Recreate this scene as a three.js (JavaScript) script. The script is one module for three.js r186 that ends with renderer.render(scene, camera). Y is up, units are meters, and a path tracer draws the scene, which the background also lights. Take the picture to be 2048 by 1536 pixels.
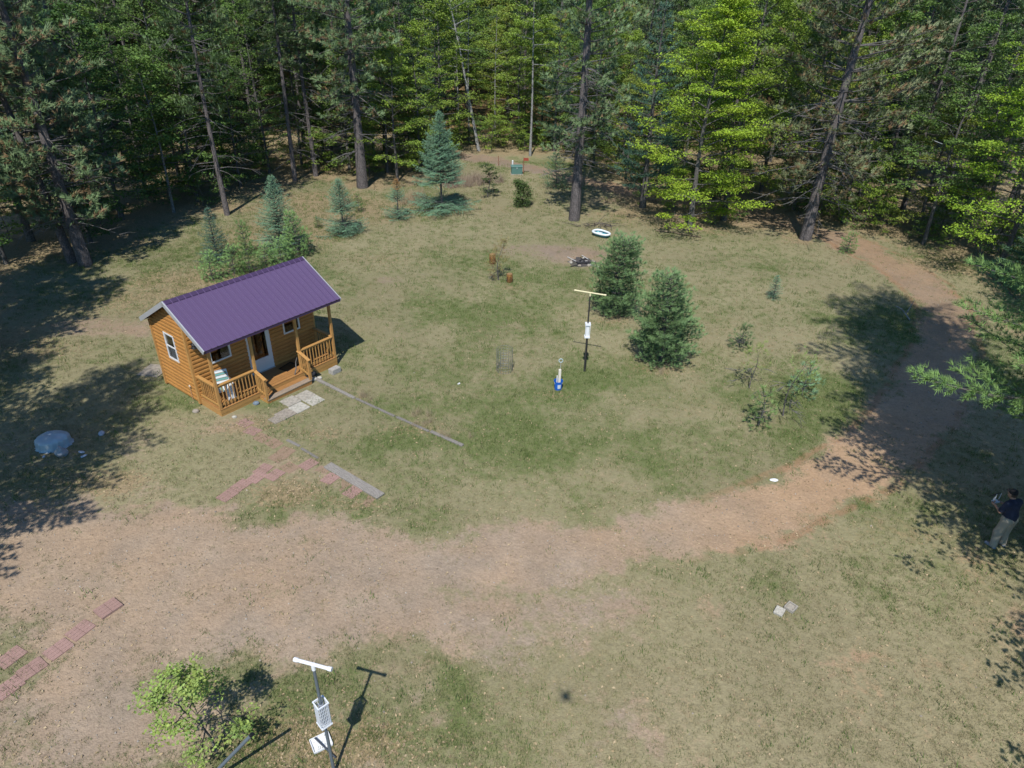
import * as THREE from 'three';
import { Sky } from 'three/addons/objects/Sky.js';
import { MarchingCubes } from 'three/addons/objects/MarchingCubes.js';
import { mergeGeometries } from 'three/addons/utils/BufferGeometryUtils.js';
import { RoundedBoxGeometry } from 'three/addons/geometries/RoundedBoxGeometry.js';

// ---------------------------------------------------------------- camera, sky, sun, exposure
const scene = new THREE.Scene();
const CAM_H = 12.8, PITCH = THREE.MathUtils.degToRad(30.367), ROLL = THREE.MathUtils.degToRad(0.968), FPX = 1384;
const camera = new THREE.PerspectiveCamera(2 * THREE.MathUtils.radToDeg(Math.atan(768 / FPX)), 4 / 3, 0.1, 600);
camera.position.set(0, CAM_H, 0);
camera.rotation.set(-PITCH, 0, ROLL, 'XYZ');
camera.updateMatrixWorld(true);
scene.add(camera);

const toSun = new THREE.Vector3(-0.0766, 0.8121, 0.5785).normalize();
const sky = new Sky();
sky.name = 'sky'; sky.userData.kind = 'structure';
sky.scale.setScalar(500);
sky.material.uniforms.turbidity.value = 2.2;
sky.material.uniforms.rayleigh.value = 1.7;
sky.material.uniforms.mieCoefficient.value = 0.004;
sky.material.uniforms.sunPosition.value.copy(toSun);
scene.add(sky);
scene.environmentIntensity = 0.1;
const sun = new THREE.DirectionalLight(new THREE.Color(1, 0.965, 0.91), 4.8);
sun.position.copy(toSun).multiplyScalar(120).add(new THREE.Vector3(0, 0, -30));
sun.target.position.set(0, 0, -30);
sun.castShadow = true;
Object.assign(sun.shadow.camera, { left: -60, right: 60, top: 60, bottom: -60, near: 1, far: 300 });
sun.shadow.mapSize.set(4096, 4096);
scene.add(sun, sun.target);

const renderer = new THREE.WebGLRenderer({ antialias: true });
renderer.setSize(1024, 768);
renderer.toneMapping = THREE.LinearToneMapping;
renderer.toneMappingExposure = 1.38;
renderer.shadowMap.enabled = true;

// ---------------------------------------------------------------- numbers
function rng(seed) { let a = seed >>> 0; return () => { a = (a + 0x6D2B79F5) | 0; let t = Math.imul(a ^ (a >>> 15), 1 | a); t = (t + Math.imul(t ^ (t >>> 7), 61 | t)) ^ t; return ((t ^ (t >>> 14)) >>> 0) / 4294967296; }; }
const clamp = (x, a = 0, b = 1) => Math.min(b, Math.max(a, x));
const mix = (a, b, t) => a + (b - a) * t;
const sstep = (a, b, x) => { const t = clamp((x - a) / (b - a)); return t * t * (3 - 2 * t); };
const LAT = (() => { const r = rng(77), a = new Float32Array(256 * 256); for (let i = 0; i < a.length; i++) a[i] = r(); return a; })();
function vnoise(x, y) {
  const xi = Math.floor(x), yi = Math.floor(y); let fx = x - xi, fy = y - yi;
  fx = fx * fx * (3 - 2 * fx); fy = fy * fy * (3 - 2 * fy);
  const a = xi & 255, b = (xi + 1) & 255, c = (yi & 255) << 8, d = ((yi + 1) & 255) << 8;
  const p = LAT[a + c], q = LAT[b + c], s = LAT[a + d], t = LAT[b + d];
  return p + (q - p) * fx + (s - p + (p - q - s + t) * fx) * fy;
}
function fbm(x, y, n = 4) { let s = 0, a = 0.5, t = 0; for (let i = 0; i < n; i++) { s += a * vnoise(x + i * 17.3, y - i * 9.1); t += a; a *= 0.5; x *= 2.03; y *= 2.03; } return s / t; }
const ALBEDO = 0.68; // base colours below were read off the sunlit picture; this brings them to real reflectances for the exposure above
const V = (x, y, z) => new THREE.Vector3(x, y, z);

// a photo pixel (2048 x 1536) gives a direction; its distance comes from the level it touches
const CR = V(1, 0, 0).applyQuaternion(camera.quaternion), CU = V(0, 1, 0).applyQuaternion(camera.quaternion), CF = V(0, 0, -1).applyQuaternion(camera.quaternion);
function gpy(px, py, y) {
  const d = CF.clone().addScaledVector(CR, (px - 1024) / FPX).addScaledVector(CU, -(py - 768) / FPX);
  return V(0, CAM_H, 0).addScaledVector(d, (y - CAM_H) / d.y);
}
const FIRE = gpy(1165, 522, 0), CABIN = V(-9.682, 0, -19.342), CABIN_TURN = THREE.MathUtils.degToRad(52.414);
const cabinToWorld = (x, y, z) => V(x, y, z).applyAxisAngle(V(0, 1, 0), CABIN_TURN).add(CABIN);
const DIP = cabinToWorld(5.2, 0, 0.2);
function groundH(x, z) {
  let h = (fbm(x * 0.12 + 5, z * 0.12, 3) - 0.5) * 0.05;
  const far = Math.max(0, -z - 70) ; h += far * 0.004;
  const e = ((x - DIP.x) ** 2 + (z - DIP.z) ** 2) / 4; h -= 0.1 * Math.exp(-e);
  const q = ((x - FIRE.x) ** 2 + (z - FIRE.z) ** 2); h -= 0.1 * Math.exp(-q / 0.9);
  return h;
}
function gp(px, py) { let y = 0, p; for (let i = 0; i < 4; i++) { p = gpy(px, py, y); y = groundH(p.x, p.z); } p.y = y; return p; }
function project(p) { const d = p.clone().sub(camera.position), z = d.dot(CF); return [1024 + FPX * d.dot(CR) / z, 768 - FPX * d.dot(CU) / z]; }
function riseTo(base, py) { let lo = 0, hi = 25; for (let i = 0; i < 40; i++) { const m = (lo + hi) / 2; if (project(base.clone().add(V(0, m, 0)))[1] > py) lo = m; else hi = m; } return lo; }
const onGround = (x, z) => V(x, groundH(x, z), z);

// ---------------------------------------------------------------- naming
const taken = new Map();
function numbered(name) { const n = taken.get(name) || 0; taken.set(name, n + 1); return n ? `${name}_${String(n).padStart(3, '0')}` : name; }
function tag(o, label, category, group) { o.userData.label = label; o.userData.category = category; if (group) o.userData.group = group; return o; }
function thing(name, label, category, pos = V(0, 0, 0), turn = 0, group) {
  const o = new THREE.Group(); o.name = numbered(name); scene.add(o); o.position.copy(pos); o.rotation.y = turn; return tag(o, label, category, group);
}
function part(parent, name, geo, mat) {
  const m = new THREE.Mesh(geo, mat); m.name = name; m.castShadow = m.receiveShadow = true; parent.add(m); return m;
}
function solo(name, label, category, geo, mat, pos = V(0, 0, 0), turn = 0, group) {
  const m = new THREE.Mesh(geo, mat); m.name = numbered(name); m.castShadow = m.receiveShadow = true; m.position.copy(pos); m.rotation.y = turn; scene.add(m); return tag(m, label, category, group);
}
function structure(name, geo, mat) { const m = new THREE.Mesh(geo, mat); m.name = name; m.userData.kind = 'structure'; m.castShadow = m.receiveShadow = true; scene.add(m); return m; }

// ---------------------------------------------------------------- mesh builder
class MB {
  constructor() { this.p = []; this.c = []; this.i = []; this.u = []; }
  v(x, y, z, c, u = 0, w = 0) { this.p.push(x, y, z); this.c.push(c[0] * ALBEDO, c[1] * ALBEDO, c[2] * ALBEDO); this.u.push(u, w); return this.p.length / 3 - 1; }
  tri(a, b, c, col) { const n = this.v(a[0], a[1], a[2], col); this.v(b[0], b[1], b[2], col); this.v(c[0], c[1], c[2], col); this.i.push(n, n + 1, n + 2); }
  tube(pts, rad, seg, col, cap = true) {
    let n = V(0, 0, 0), prev = null, len = 0; const rings = [];
    for (let k = 0; k < pts.length; k++) {
      const t = (pts[Math.min(k + 1, pts.length - 1)].clone().sub(pts[Math.max(k - 1, 0)])).normalize();
      if (!prev) n = Math.abs(t.y) < 0.9 ? V(0, 1, 0) : V(1, 0, 0);
      n.addScaledVector(t, -n.dot(t)).normalize(); const b = t.clone().cross(n);
      if (k) len += pts[k].distanceTo(pts[k - 1]);
      const ring = [];
      for (let s = 0; s <= seg; s++) { const a = s / seg * Math.PI * 2, r = rad[k]; const ca = Math.cos(a) * r, sa = Math.sin(a) * r;
        ring.push(this.v(pts[k].x + n.x * ca + b.x * sa, pts[k].y + n.y * ca + b.y * sa, pts[k].z + n.z * ca + b.z * sa, col, s / seg * Math.max(0.3, rad[0] * 6.28), len)); }
      rings.push(ring); prev = t;
    }
    for (let k = 0; k + 1 < rings.length; k++) for (let s = 0; s < seg; s++) { const a = rings[k][s], b = rings[k][s + 1], c = rings[k + 1][s], d = rings[k + 1][s + 1]; this.i.push(a, b, c, b, d, c); }
    if (cap) for (const [k, f] of [[0, 1], [pts.length - 1, 0]]) { const q = this.v(pts[k].x, pts[k].y, pts[k].z, col); for (let s = 0; s < seg; s++) f ? this.i.push(q, rings[k][s + 1], rings[k][s]) : this.i.push(q, rings[k][s], rings[k][s + 1]); }
  }
  geo(normals = false) {
    const g = new THREE.BufferGeometry();
    g.setAttribute('position', new THREE.Float32BufferAttribute(this.p, 3));
    g.setAttribute('color', new THREE.Float32BufferAttribute(this.c, 3));
    if (normals) g.setAttribute('uv', new THREE.Float32BufferAttribute(this.u, 2));
    g.setIndex(this.i);
    if (normals) g.computeVertexNormals();
    return g;
  }
}
// ---------------------------------------------------------------- procedural textures (colour grain and fine relief only)
function tex(w, h, fn, srgb = true) {
  const d = new Uint8Array(w * h * 4);
  for (let y = 0, k = 0; y < h; y++) for (let x = 0; x < w; x++, k += 4) { const c = fn(x, y); d[k] = c[0]; d[k + 1] = c[1]; d[k + 2] = c[2]; d[k + 3] = 255; }
  const t = new THREE.DataTexture(d, w, h); t.magFilter = THREE.LinearFilter; t.minFilter = THREE.LinearMipmapLinearFilter; t.generateMipmaps = true; t.wrapS = t.wrapT = THREE.RepeatWrapping;
  if (srgb) t.colorSpace = THREE.SRGBColorSpace; t.needsUpdate = true; return t;
}
// noise that repeats after 256 lattice cells, so tiles stay seamless when n divides 256
const tnoise = (x, y, W, n) => vnoise(x / W * n, y / W * n);
const BARK = tex(256, 256, (x, y) => { const v = 205 + 50 * (tnoise(x, y, 256, 16) - 0.5) - 75 * Math.pow(Math.abs(vnoise(x / 7, y / 30) - 0.5) * 2 < 0.35 ? 1 : 0, 1) * vnoise(x / 3, y / 9); return [clamp(v, 60, 255), clamp(v, 60, 255), clamp(v, 60, 255)]; });
const WOODG = tex(512, 128, (x, y) => { const g = vnoise(x / 90 + 3, y / 3.1), k = vnoise(x / 30, y / 9), v = 222 + 36 * (g - 0.5) + 34 * (k - 0.5) + 16 * (vnoise(x / 4, y / 1.2) - 0.5); return [clamp(v, 0, 255), clamp(v * 0.985, 0, 255), clamp(v * 0.96, 0, 255)]; });
const SPECK = tex(256, 256, (x, y) => { const v = 222 + 26 * (tnoise(x, y, 256, 64) - 0.5) + 44 * (tnoise(x, y, 256, 8) - 0.5) + 16 * (tnoise(x, y, 256, 128) - 0.5); return [clamp(v, 0, 255), clamp(v, 0, 255), clamp(v, 0, 255)]; });
const FINEBUMP = tex(256, 256, (x, y) => { const v = 255 * (0.5 * tnoise(x, y, 256, 32) + 0.5 * tnoise(x, y, 256, 128)); return [v, v, v]; }, false);

const lin = (r, g, b) => new THREE.Color().setRGB(r * ALBEDO, g * ALBEDO, b * ALBEDO);
const std = (o) => new THREE.MeshStandardMaterial({ roughness: 0.85, metalness: 0, ...o });
const leafMat = new THREE.MeshPhysicalMaterial({ vertexColors: true, roughness: 0.75, transmission: 0.48, thickness: 0, side: THREE.DoubleSide, specularIntensity: 0.3 });
const needleMat = std({ vertexColors: true, roughness: 0.75, side: THREE.DoubleSide });
const barkMat = std({ vertexColors: true, map: BARK, bumpMap: BARK, bumpScale: 0.02, roughness: 0.95 });
// ---------------------------------------------------------------- ground: what lies where (metres, from the photograph's landmarks)
const ROAD = [[-500, 1140, 2.2], [-200, 1130, 2.1], [0, 1118, 2.0], [250, 1112, 1.8], [500, 1114, 1.4], [800, 1122, 1.15], [1100, 1102, 1.1], [1300, 1076, 1.1], [1500, 1030, 1.15], [1650, 970, 1.2], [1770, 890, 1.2], [1850, 790, 1.25], [1890, 700, 1.25], [1895, 630, 1.25], [1850, 570, 1.3], [1770, 520, 1.3], [1690, 480, 1.3], [1600, 450, 1.3], [1480, 425, 1.2], [1350, 400, 1.2], [1230, 375, 1.2], [1120, 350, 1.2], [1020, 328, 1.2], [940, 314, 1.3], [850, 300, 1.3], [740, 285, 1.3]]
  .map(([x, y, w]) => { const p = gpy(x, y, 0); return [p.x, p.z, w]; });
function roadDist(x, z) { // signed: distance from the road's middle over its half width, and metres
  let best = 1e9, m = 1e9;
  for (let i = 0; i + 1 < ROAD.length; i++) {
    const [ax, az, aw] = ROAD[i], [bx, bz, bw] = ROAD[i + 1], dx = bx - ax, dz = bz - az;
    const t = clamp(((x - ax) * dx + (z - az) * dz) / (dx * dx + dz * dz)), ex = x - ax - dx * t, ez = z - az - dz * t, d = Math.hypot(ex, ez);
    const r = d / (aw + (bw - aw) * t); if (r < best) best = r; if (d < m) m = d;
  }
  return [best, m];
}
const CLEARING = [[-12, 6], [-16, -10], [-19, -18], [-21, -25], [-25.5, -31], [-23, -35], [-21.5, -40], [-18.5, -43.5], [-17, -50], [-13, -51], [-9.5, -49], [-7, -51], [-6, -60], [3, -61], [8.5, -50], [8, -44], [10.5, -41.5], [16, -40], [20, -41], [25, -36], [24.5, -31], [22.5, -25], [20, -19], [16.8, -14], [15, -8], [13, 6]];
function inPoly(P, x, z) { let c = false; for (let i = 0, j = P.length - 1; i < P.length; j = i++) { const [xi, zi] = P[i], [xj, zj] = P[j]; if ((zi > z) !== (zj > z) && x < (xj - xi) * (z - zi) / (zj - zi) + xi) c = !c; } return c; }
function polyDist(P, x, z) { let m = 1e9; for (let i = 0, j = P.length - 1; i < P.length; j = i++) { const [ax, az] = P[j], [bx, bz] = P[i], dx = bx - ax, dz = bz - az, t = clamp(((x - ax) * dx + (z - az) * dz) / (dx * dx + dz * dz)); m = Math.min(m, Math.hypot(x - ax - dx * t, z - az - dz * t)); } return inPoly(P, x, z) ? m : -m; }
// patches: [pixel x, pixel y, radius across, radius in depth, strength]
const patch = (list) => list.map(([px, py, rx, rz, s]) => { const p = gpy(px, py, 0); return [p.x, p.z, rx, rz, s]; });
const DIRT = patch([[100, 1180, 3.2, 2.2, 0.6], [450, 1200, 3.6, 1.6, 0.5], [80, 1490, 1.5, 1.0, 0.8], [310, 1440, 1.2, 0.8, 0.7], [330, 1260, 2.0, 1.0, 0.42], [1150, 512, 2.4, 1.5, 0.8], [1080, 500, 2.0, 1.0, 0.5], [640, 1230, 2.4, 1.2, 0.35], [980, 1180, 3, 1.0, 0.35],
  [560, 930, 1.5, 1.0, 0.42], [690, 960, 1.3, 0.7, 0.45], [470, 860, 1.0, 0.8, 0.4], [1690, 520, 1.6, 1.4, 0.45], [1560, 440, 4, 1.2, 0.55], [1230, 1200, 2.4, 1.0, 0.3], [1700, 1290, 1.2, 0.8, 0.28], [1880, 950, 2.2, 1.6, 0.45], [120, 640, 3, 1.4, 0.3], [60, 900, 3.2, 2, 0.4], [250, 660, 2.0, 1.2, 0.35], [1000, 1290, 2.4, 1.2, 0.22], [1180, 430, 1.2, 0.8, 0.35], [1210, 400, 2, 1.2, 0.5], [760, 560, 1.2, 0.5, 0.3], [190, 1350, 1.6, 1, 0.45], [830, 1230, 2, .8, .3], [1850, 1080, 2, 1, .35], [770, 770, 1.2, .8, .2]]);
const GREEN = patch([[1010, 640, 2.6, 1.5, 0.75], [1180, 760, 2.6, 2.0, 0.6], [870, 800, 2.8, 1.6, 0.4], [1060, 870, 3.4, 1.2, 0.45], [830, 880, 1.8, 0.5, 0.7], [1330, 880, 3, 1.4, 0.4], [920, 720, 2.4, 1.2, 0.4], [1250, 940, 3, 1.2, 0.3], [520, 810, 0.9, 0.5, 0.9], [1780, 640, 3.5, 2.5, 0.5], [1500, 760, 3.5, 2, 0.35], [1700, 820, 2.5, 2.5, 0.5], [700, 900, 1.6, 0.6, 0.4], [340, 800, 1.4, 1, 0.4], [830, 1410, 1.6, 1, 0.35], [540, 1300, 1.4, 0.7, 0.35], [1130, 560, 3, 1, 0.25], [900, 520, 3, 1.5, 0.25], [60, 520, 1.5, 1, 0.6], [430, 1520, 1.5, 0.8, 0.3], [690, 1460, 1.2, 0.7, 0.45], [980, 330, 4, 1.2, 0.5], [1190, 330, 5, 1.2, 0.6], [1580, 1180, 1.4, .6, .35], [150, 1330, 1.6, .5, .5], [230, 1410, 1.5, .6, .65], [330, 1350, 1.2, .5, .4], [40, 1260, 1, .6, .5], [420, 1260, 1.6, .5, .3], [180, 1480, 1, .6, .5]]);
const LITTER = patch([[200, 965, 1.5, 0.7, 0.8], [575, 985, 1.0, 0.6, 0.95], [420, 560, 3.2, 2.0, 0.9], [560, 470, 3.5, 2.6, 0.85], [700, 420, 5, 3, 0.8], [590, 1490, 1.6, 0.9, 0.55], [760, 1490, 1.6, 0.6, 0.35], [490, 850, 1.4, 0.7, 0.5], [560, 770, 0.7, 0.5, 0.6], [60, 700, 2.6, 1.2, 0.4], [1020, 575, 0.9, 0.5, 0.5], [1220, 640, 1.4, 0.6, 0.5], [1330, 740, 1.4, 0.6, 0.5], [1110, 790, 0.7, 0.4, 0.45], [1010, 745, 0.8, 0.4, 0.4], [150, 480, 4, 2, 0.8], [1330, 440, 5, 2, 0.5], [1900, 530, 3.5, 1.5, 0.8], [850, 860, 1.5, 0.5, 0.4], [330, 740, 1.2, 0.8, 0.4], [650, 870, 0.9, 0.4, 0.5], [720, 1010, 1.0, 0.3, 0.5], [1000, 420, 4, 1.5, 0.3], [640, 400, 3, 2, 0.8], [760, 520, 3, 1.5, 0.3], [250, 600, 4, 2, 0.4]]);
const blobs = (L, x, z) => { let s = 0; for (const [bx, bz, rx, rz, a] of L) { const e = ((x - bx) / rx) ** 2 + ((z - bz) / rz) ** 2; if (e < 5) s += a * Math.exp(-e); } return s; };
// coarse fields on a 0.25 m lattice
const FX0 = -46, FZ0 = -84, FN = 0.25, FW = 368, FD = 360;
const F = { road: new Float32Array(FW * FD), wood: new Float32Array(FW * FD), dirt: new Float32Array(FW * FD), green: new Float32Array(FW * FD), leaf: new Float32Array(FW * FD) };
for (let j = 0; j < FD; j++) for (let i = 0; i < FW; i++) { const x = FX0 + i * FN, z = FZ0 + j * FN, k = j * FW + i; F.road[k] = roadDist(x, z)[0]; F.wood[k] = polyDist(CLEARING, x, z); F.dirt[k] = blobs(DIRT, x, z); F.green[k] = blobs(GREEN, x, z); F.leaf[k] = blobs(LITTER, x, z); }
function field(A, x, z) { let u = (x - FX0) / FN, w = (z - FZ0) / FN; u = clamp(u, 0, FW - 1.01); w = clamp(w, 0, FD - 1.01); const i = u | 0, j = w | 0, a = u - i, b = w - j, k = j * FW + i; return (A[k] * (1 - a) + A[k + 1] * a) * (1 - b) + (A[k + FW] * (1 - a) + A[k + FW + 1] * a) * b; }
// shares of the ground's kinds at a place
function kinds(x, z, o) {
  const wob = fbm(x * 0.55, z * 0.55, 3) - 0.5 + 0.45 * (fbm(x * 2.6 + 8, z * 2.6, 2) - 0.5), big = fbm(x * 0.16 + 40, z * 0.16 + 7, 3), road = field(F.road, x, z) + wob * 1.0, wood = field(F.wood, x, z) + wob * 5;
  const soft = sstep(6, -2, x) * sstep(-22, -14, z); let dirt = 0.98 * (1 - sstep(0.45, 1.45 + 0.35 * soft, road));
  const mid = fbm(x * 0.9 + 9, z * 0.9, 3);
  if (road < 1.4) dirt -= 0.42 * sstep(0.48, 0.66, mid) * (0.4 + 0.6 * sstep(0.3, 0.9, road));
  dirt = Math.max(dirt, field(F.dirt, x, z) * (0.55 + 0.9 * mid));
  dirt += 0.28 * sstep(0.52, 0.7, fbm(x * 0.35 + 3, z * 0.35 + 21, 3)) + (z > -14 ? 0.3 * sstep(0.5, 0.68, fbm(x * 0.8 + 31, z * 0.8, 3)) * sstep(-14, -11, z) : 0);
  const inWood = 1 - sstep(-1.5, 2.2, wood);
  let leaves = field(F.leaf, x, z) * (0.5 + mid) + inWood * (0.75 + 0.5 * mid) * (road < 1 ? 0.5 : 1) + 0.1;
  let green = field(F.green, x, z) * 0.62 * (0.45 + 1.1 * mid) + 0.3 * sstep(0.42, 0.66, big) + 0.17 + 0.6 * (mid - 0.5) + 0.35 * (fbm(x * 2.3 + 70, z * 2.3, 2) - 0.5);
  green *= 1 - 0.8 * inWood; green *= 1 - clamp(dirt) * 0.85;
  if (z > -13) { const k = sstep(-14, -9.5, z) * sstep(-1, 3, x); green *= 1 - 0.72 * k; leaves *= 1 - 0.45 * k; }
  o.dirt = clamp(dirt); o.leaf = clamp(leaves); o.green = clamp(green); o.wood = inWood; return o;
}
const KO = {};
function groundColor(x, z, r, out) {
  const k = kinds(x, z, KO), f1 = vnoise(x * 7.3, z * 7.3), f2 = vnoise(x * 23 + 5, z * 23), f3 = vnoise(x * 61, z * 61 + 8), n = 0.45 * f1 + 0.35 * f2 + 0.2 * f3;
  const tone = fbm(x * 0.3 + 11, z * 0.3 - 4, 3);
  // dry thatch
  const front = sstep(-15, -9, z) * sstep(-3, 4, x); let R = 0.214 + 0.085 * tone + 0.035 * front, G = 0.19 + 0.074 * tone + 0.022 * front, B = 0.096 + 0.045 * tone + 0.02 * front;
  const gm = sstep(0.22, 0.72, k.green * 0.75 + n * 0.6 - 0.16);
  R = mix(R, 0.122, gm * 0.85); G = mix(G, 0.152, gm * 0.85); B = mix(B, 0.042, gm * 0.85);
  const dm = sstep(0.3, 0.8, k.dirt * 0.95 + (n - 0.5) * 0.75 + 0.06);
  const warm = clamp(0.5 * vnoise(x * 0.5 + 60, z * 0.5) + 0.6 * sstep(0, 9, x) + 0.35 * (vnoise(x * 2.1, z * 2.1 + 40) - 0.5));
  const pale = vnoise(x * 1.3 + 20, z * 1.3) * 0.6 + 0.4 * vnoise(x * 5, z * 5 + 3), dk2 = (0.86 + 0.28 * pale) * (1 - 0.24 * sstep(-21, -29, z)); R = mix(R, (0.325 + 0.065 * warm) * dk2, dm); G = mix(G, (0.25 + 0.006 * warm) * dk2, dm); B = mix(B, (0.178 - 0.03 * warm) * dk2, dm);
  const rd = field(F.road, x, z), rut = sstep(0.16, 0.05, Math.abs(rd + 0.25 * (vnoise(x * 0.8, z * 0.8) - 0.5) - 0.95)) * sstep(3, 9, x) * sstep(0.35, 0.6, vnoise(x * 3, z * 3 + 2) * 0.6 + n * 0.5); R = mix(R, 0.29, rut * 0.7); G = mix(G, 0.165, rut * 0.7); B = mix(B, 0.085, rut * 0.7);
  const lm = sstep(0.47, 0.6, k.leaf * 0.62 + vnoise(x * 17 + 31, z * 17) * 0.42) * (0.55 + 0.45 * f2);
  const hue = vnoise(x * 29, z * 29 + 50);
  R = mix(R, 0.25 + 0.13 * hue, lm * 0.85); G = mix(G, 0.178 + 0.09 * hue, lm * 0.85); B = mix(B, 0.095 + 0.05 * hue, lm * 0.85);
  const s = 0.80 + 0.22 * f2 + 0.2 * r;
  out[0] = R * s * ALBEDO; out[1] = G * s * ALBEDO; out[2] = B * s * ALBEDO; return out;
}
const toS = new Uint8Array(4096); for (let i = 0; i < 4096; i++) { const c = i / 4095; toS[i] = 255 * (c < 0.0031308 ? c * 12.92 : 1.055 * Math.pow(c, 1 / 2.4) - 0.055) + 0.5; }
function groundTex(w, h, x0, z0, x1, z1) {
  const r = rng(5), o = [0, 0, 0], c = [0, 0, 0];
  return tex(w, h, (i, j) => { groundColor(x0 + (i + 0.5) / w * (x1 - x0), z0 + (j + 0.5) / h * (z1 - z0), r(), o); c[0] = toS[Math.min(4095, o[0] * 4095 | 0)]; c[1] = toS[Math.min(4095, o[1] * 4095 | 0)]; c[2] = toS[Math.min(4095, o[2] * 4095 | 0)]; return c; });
}
{ // one sheet with three materials: the near lawn, the far lawn, the wood floor all round
  const pos = [], uv = [], idx = [], groups = [];
  const sheet = (xs, zs, uvOf, mat) => {
    const b = pos.length / 3, s = idx.length;
    for (const z of zs) for (const x of xs) { pos.push(x, groundH(x, z), z); uv.push(...uvOf(x, z)); }
    for (let j = 0; j + 1 < zs.length; j++) for (let i = 0; i + 1 < xs.length; i++) { const a = b + j * xs.length + i, c = a + xs.length; idx.push(a, c, a + 1, a + 1, c, c + 1); }
    groups.push([s, idx.length - s, mat]);
  };
  const range = (a, b, n) => Array.from({ length: n + 1 }, (_, i) => a + (b - a) * i / n);
  const XA = -28, XB = 28, ZN = -3, ZM = -31, XC = -40, XD = 40, ZF = -69;
  sheet(range(XA, XB, 140), range(ZM, ZN, 70), (x, z) => [(x - XA) / (XB - XA), (z - ZM) / (ZN - ZM)], 0);
  sheet(range(XC, XD, 160), range(ZF, ZM, 76), (x, z) => [(x - XC) / (XD - XC), (z - ZF) / (ZM - ZF)], 1);
  const far = (x, z) => [x / 14, z / 14];
  sheet(range(-400, XC, 12), range(-420, ZM, 14), far, 2); sheet(range(XD, 400, 12), range(-420, ZM, 14), far, 2); sheet(range(XC, XD, 20), range(-420, ZF, 14), far, 2);
  sheet(range(-400, XA, 16), range(ZM, ZN, 14), far, 2); sheet(range(XB, 400, 16), range(ZM, ZN, 14), far, 2); sheet(range(-400, 400, 24), range(ZN, 200, 12), far, 2);
  const g = new THREE.BufferGeometry();
  g.setAttribute('position', new THREE.Float32BufferAttribute(pos, 3)); g.setAttribute('uv', new THREE.Float32BufferAttribute(uv, 2)); g.setIndex(idx);
  g.computeVertexNormals();
  for (const [a, n, m] of groups) g.addGroup(a, n, m);
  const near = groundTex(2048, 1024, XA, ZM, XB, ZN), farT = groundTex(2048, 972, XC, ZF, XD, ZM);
  for (const t of [near, farT]) t.wrapS = t.wrapT = THREE.ClampToEdgeWrapping;
  const woodT = tex(1024, 1024, (i, j) => { const a = tnoise(i, j, 1024, 128), b = tnoise(i + 77, j, 1024, 256), c = tnoise(i, j + 31, 1024, 16); const m = a * 0.5 + b * 0.3 + c * 0.3; return [clamp(68 + 84 * m, 0, 255), clamp(56 + 68 * m, 0, 255), clamp(38 + 42 * m, 0, 255)]; });
  const gm = (t) => std({ map: t, roughness: 1, bumpMap: FINEBUMP.clone(), bumpScale: 0.02 });
  const mats = [near, farT, woodT].map(gm); const br = [[56 / 2.2, 28 / 2.2], [80 / 2.2, 38 / 2.2], [6, 6]]; mats.forEach((m, i) => { m.bumpMap.repeat.set(...br[i]); m.bumpMap.needsUpdate = true; });
  structure('ground', g, mats);
}

// the same shares on a coarse lattice, for scattering blades and leaves
const KG = { dirt: new Float32Array(FW * FD), leaf: new Float32Array(FW * FD), green: new Float32Array(FW * FD), wood: new Float32Array(FW * FD) };
for (let j = 0; j < FD; j++) for (let i = 0; i < FW; i++) { kinds(FX0 + i * FN, FZ0 + j * FN, KO); const k = j * FW + i; KG.dirt[k] = KO.dirt; KG.leaf[k] = KO.leaf; KG.green[k] = KO.green; KG.wood[k] = KO.wood; }
function kindsNear(x, z, o) { o.dirt = field(KG.dirt, x, z); o.leaf = field(KG.leaf, x, z); o.green = field(KG.green, x, z); o.wood = field(KG.wood, x, z); return o; }
// ---------------------------------------------------------------- the cabin (local x along the porch front, z towards the steps)
const box = (w, h, d, x = 0, y = 0, z = 0) => new THREE.BoxGeometry(w, h, d).translate(x, y, z);
function uvScale(g, su, sv) { const u = g.attributes.uv; for (let i = 0; i < u.count; i++) u.setXY(i, u.getX(i) * su, u.getY(i) * sv); return g; }
const plank = (w, h, d, r = 0.006) => uvScale(new RoundedBoxGeometry(w, h, d, 1, r), Math.max(1, w / 1.2), 1);
const woodVar = (r, g, b, n, spread, seed) => { const q = rng(seed); return Array.from({ length: n }, () => { const k = 1 + (q() - 0.5) * spread; return std({ color: lin(r * k, g * k * (1 + (q() - 0.5) * 0.05), b * k), map: WOODG, roughness: 0.62, bumpMap: WOODG, bumpScale: 0.004 }); }); };
const SIDING = woodVar(0.66, 0.315, 0.078, 6, 0.16, 3), TRIMW = woodVar(0.68, 0.37, 0.115, 4, 0.12, 4), DECKW = woodVar(0.52, 0.26, 0.085, 5, 0.22, 5);
const OLDWOOD = std({ color: lin(0.42, 0.33, 0.25), map: WOODG, roughness: 0.95, bumpMap: WOODG, bumpScale: 0.006 });
const ROOFM = new THREE.MeshPhysicalMaterial({ color: lin(0.112, 0.07, 0.155), roughness: 0.42, metalness: 0.0, clearcoat: 0.25, clearcoatRoughness: 0.35, side: THREE.DoubleSide });
const ROOFTRIM = std({ color: lin(0.06, 0.034, 0.085), roughness: 0.4 });
const WHITEM = std({ color: lin(0.78, 0.78, 0.78), roughness: 0.45 }), GALV = std({ color: lin(0.56, 0.57, 0.58), roughness: 0.4, metalness: 0.3 });
const DARKM = std({ color: lin(0.02, 0.02, 0.022), roughness: 0.5, metalness: 0.4 });
const GLASS = new THREE.MeshPhysicalMaterial({ color: lin(1, 1, 1), transmission: 1, thickness: 0, roughness: 0.03, ior: 1.5 });
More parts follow.
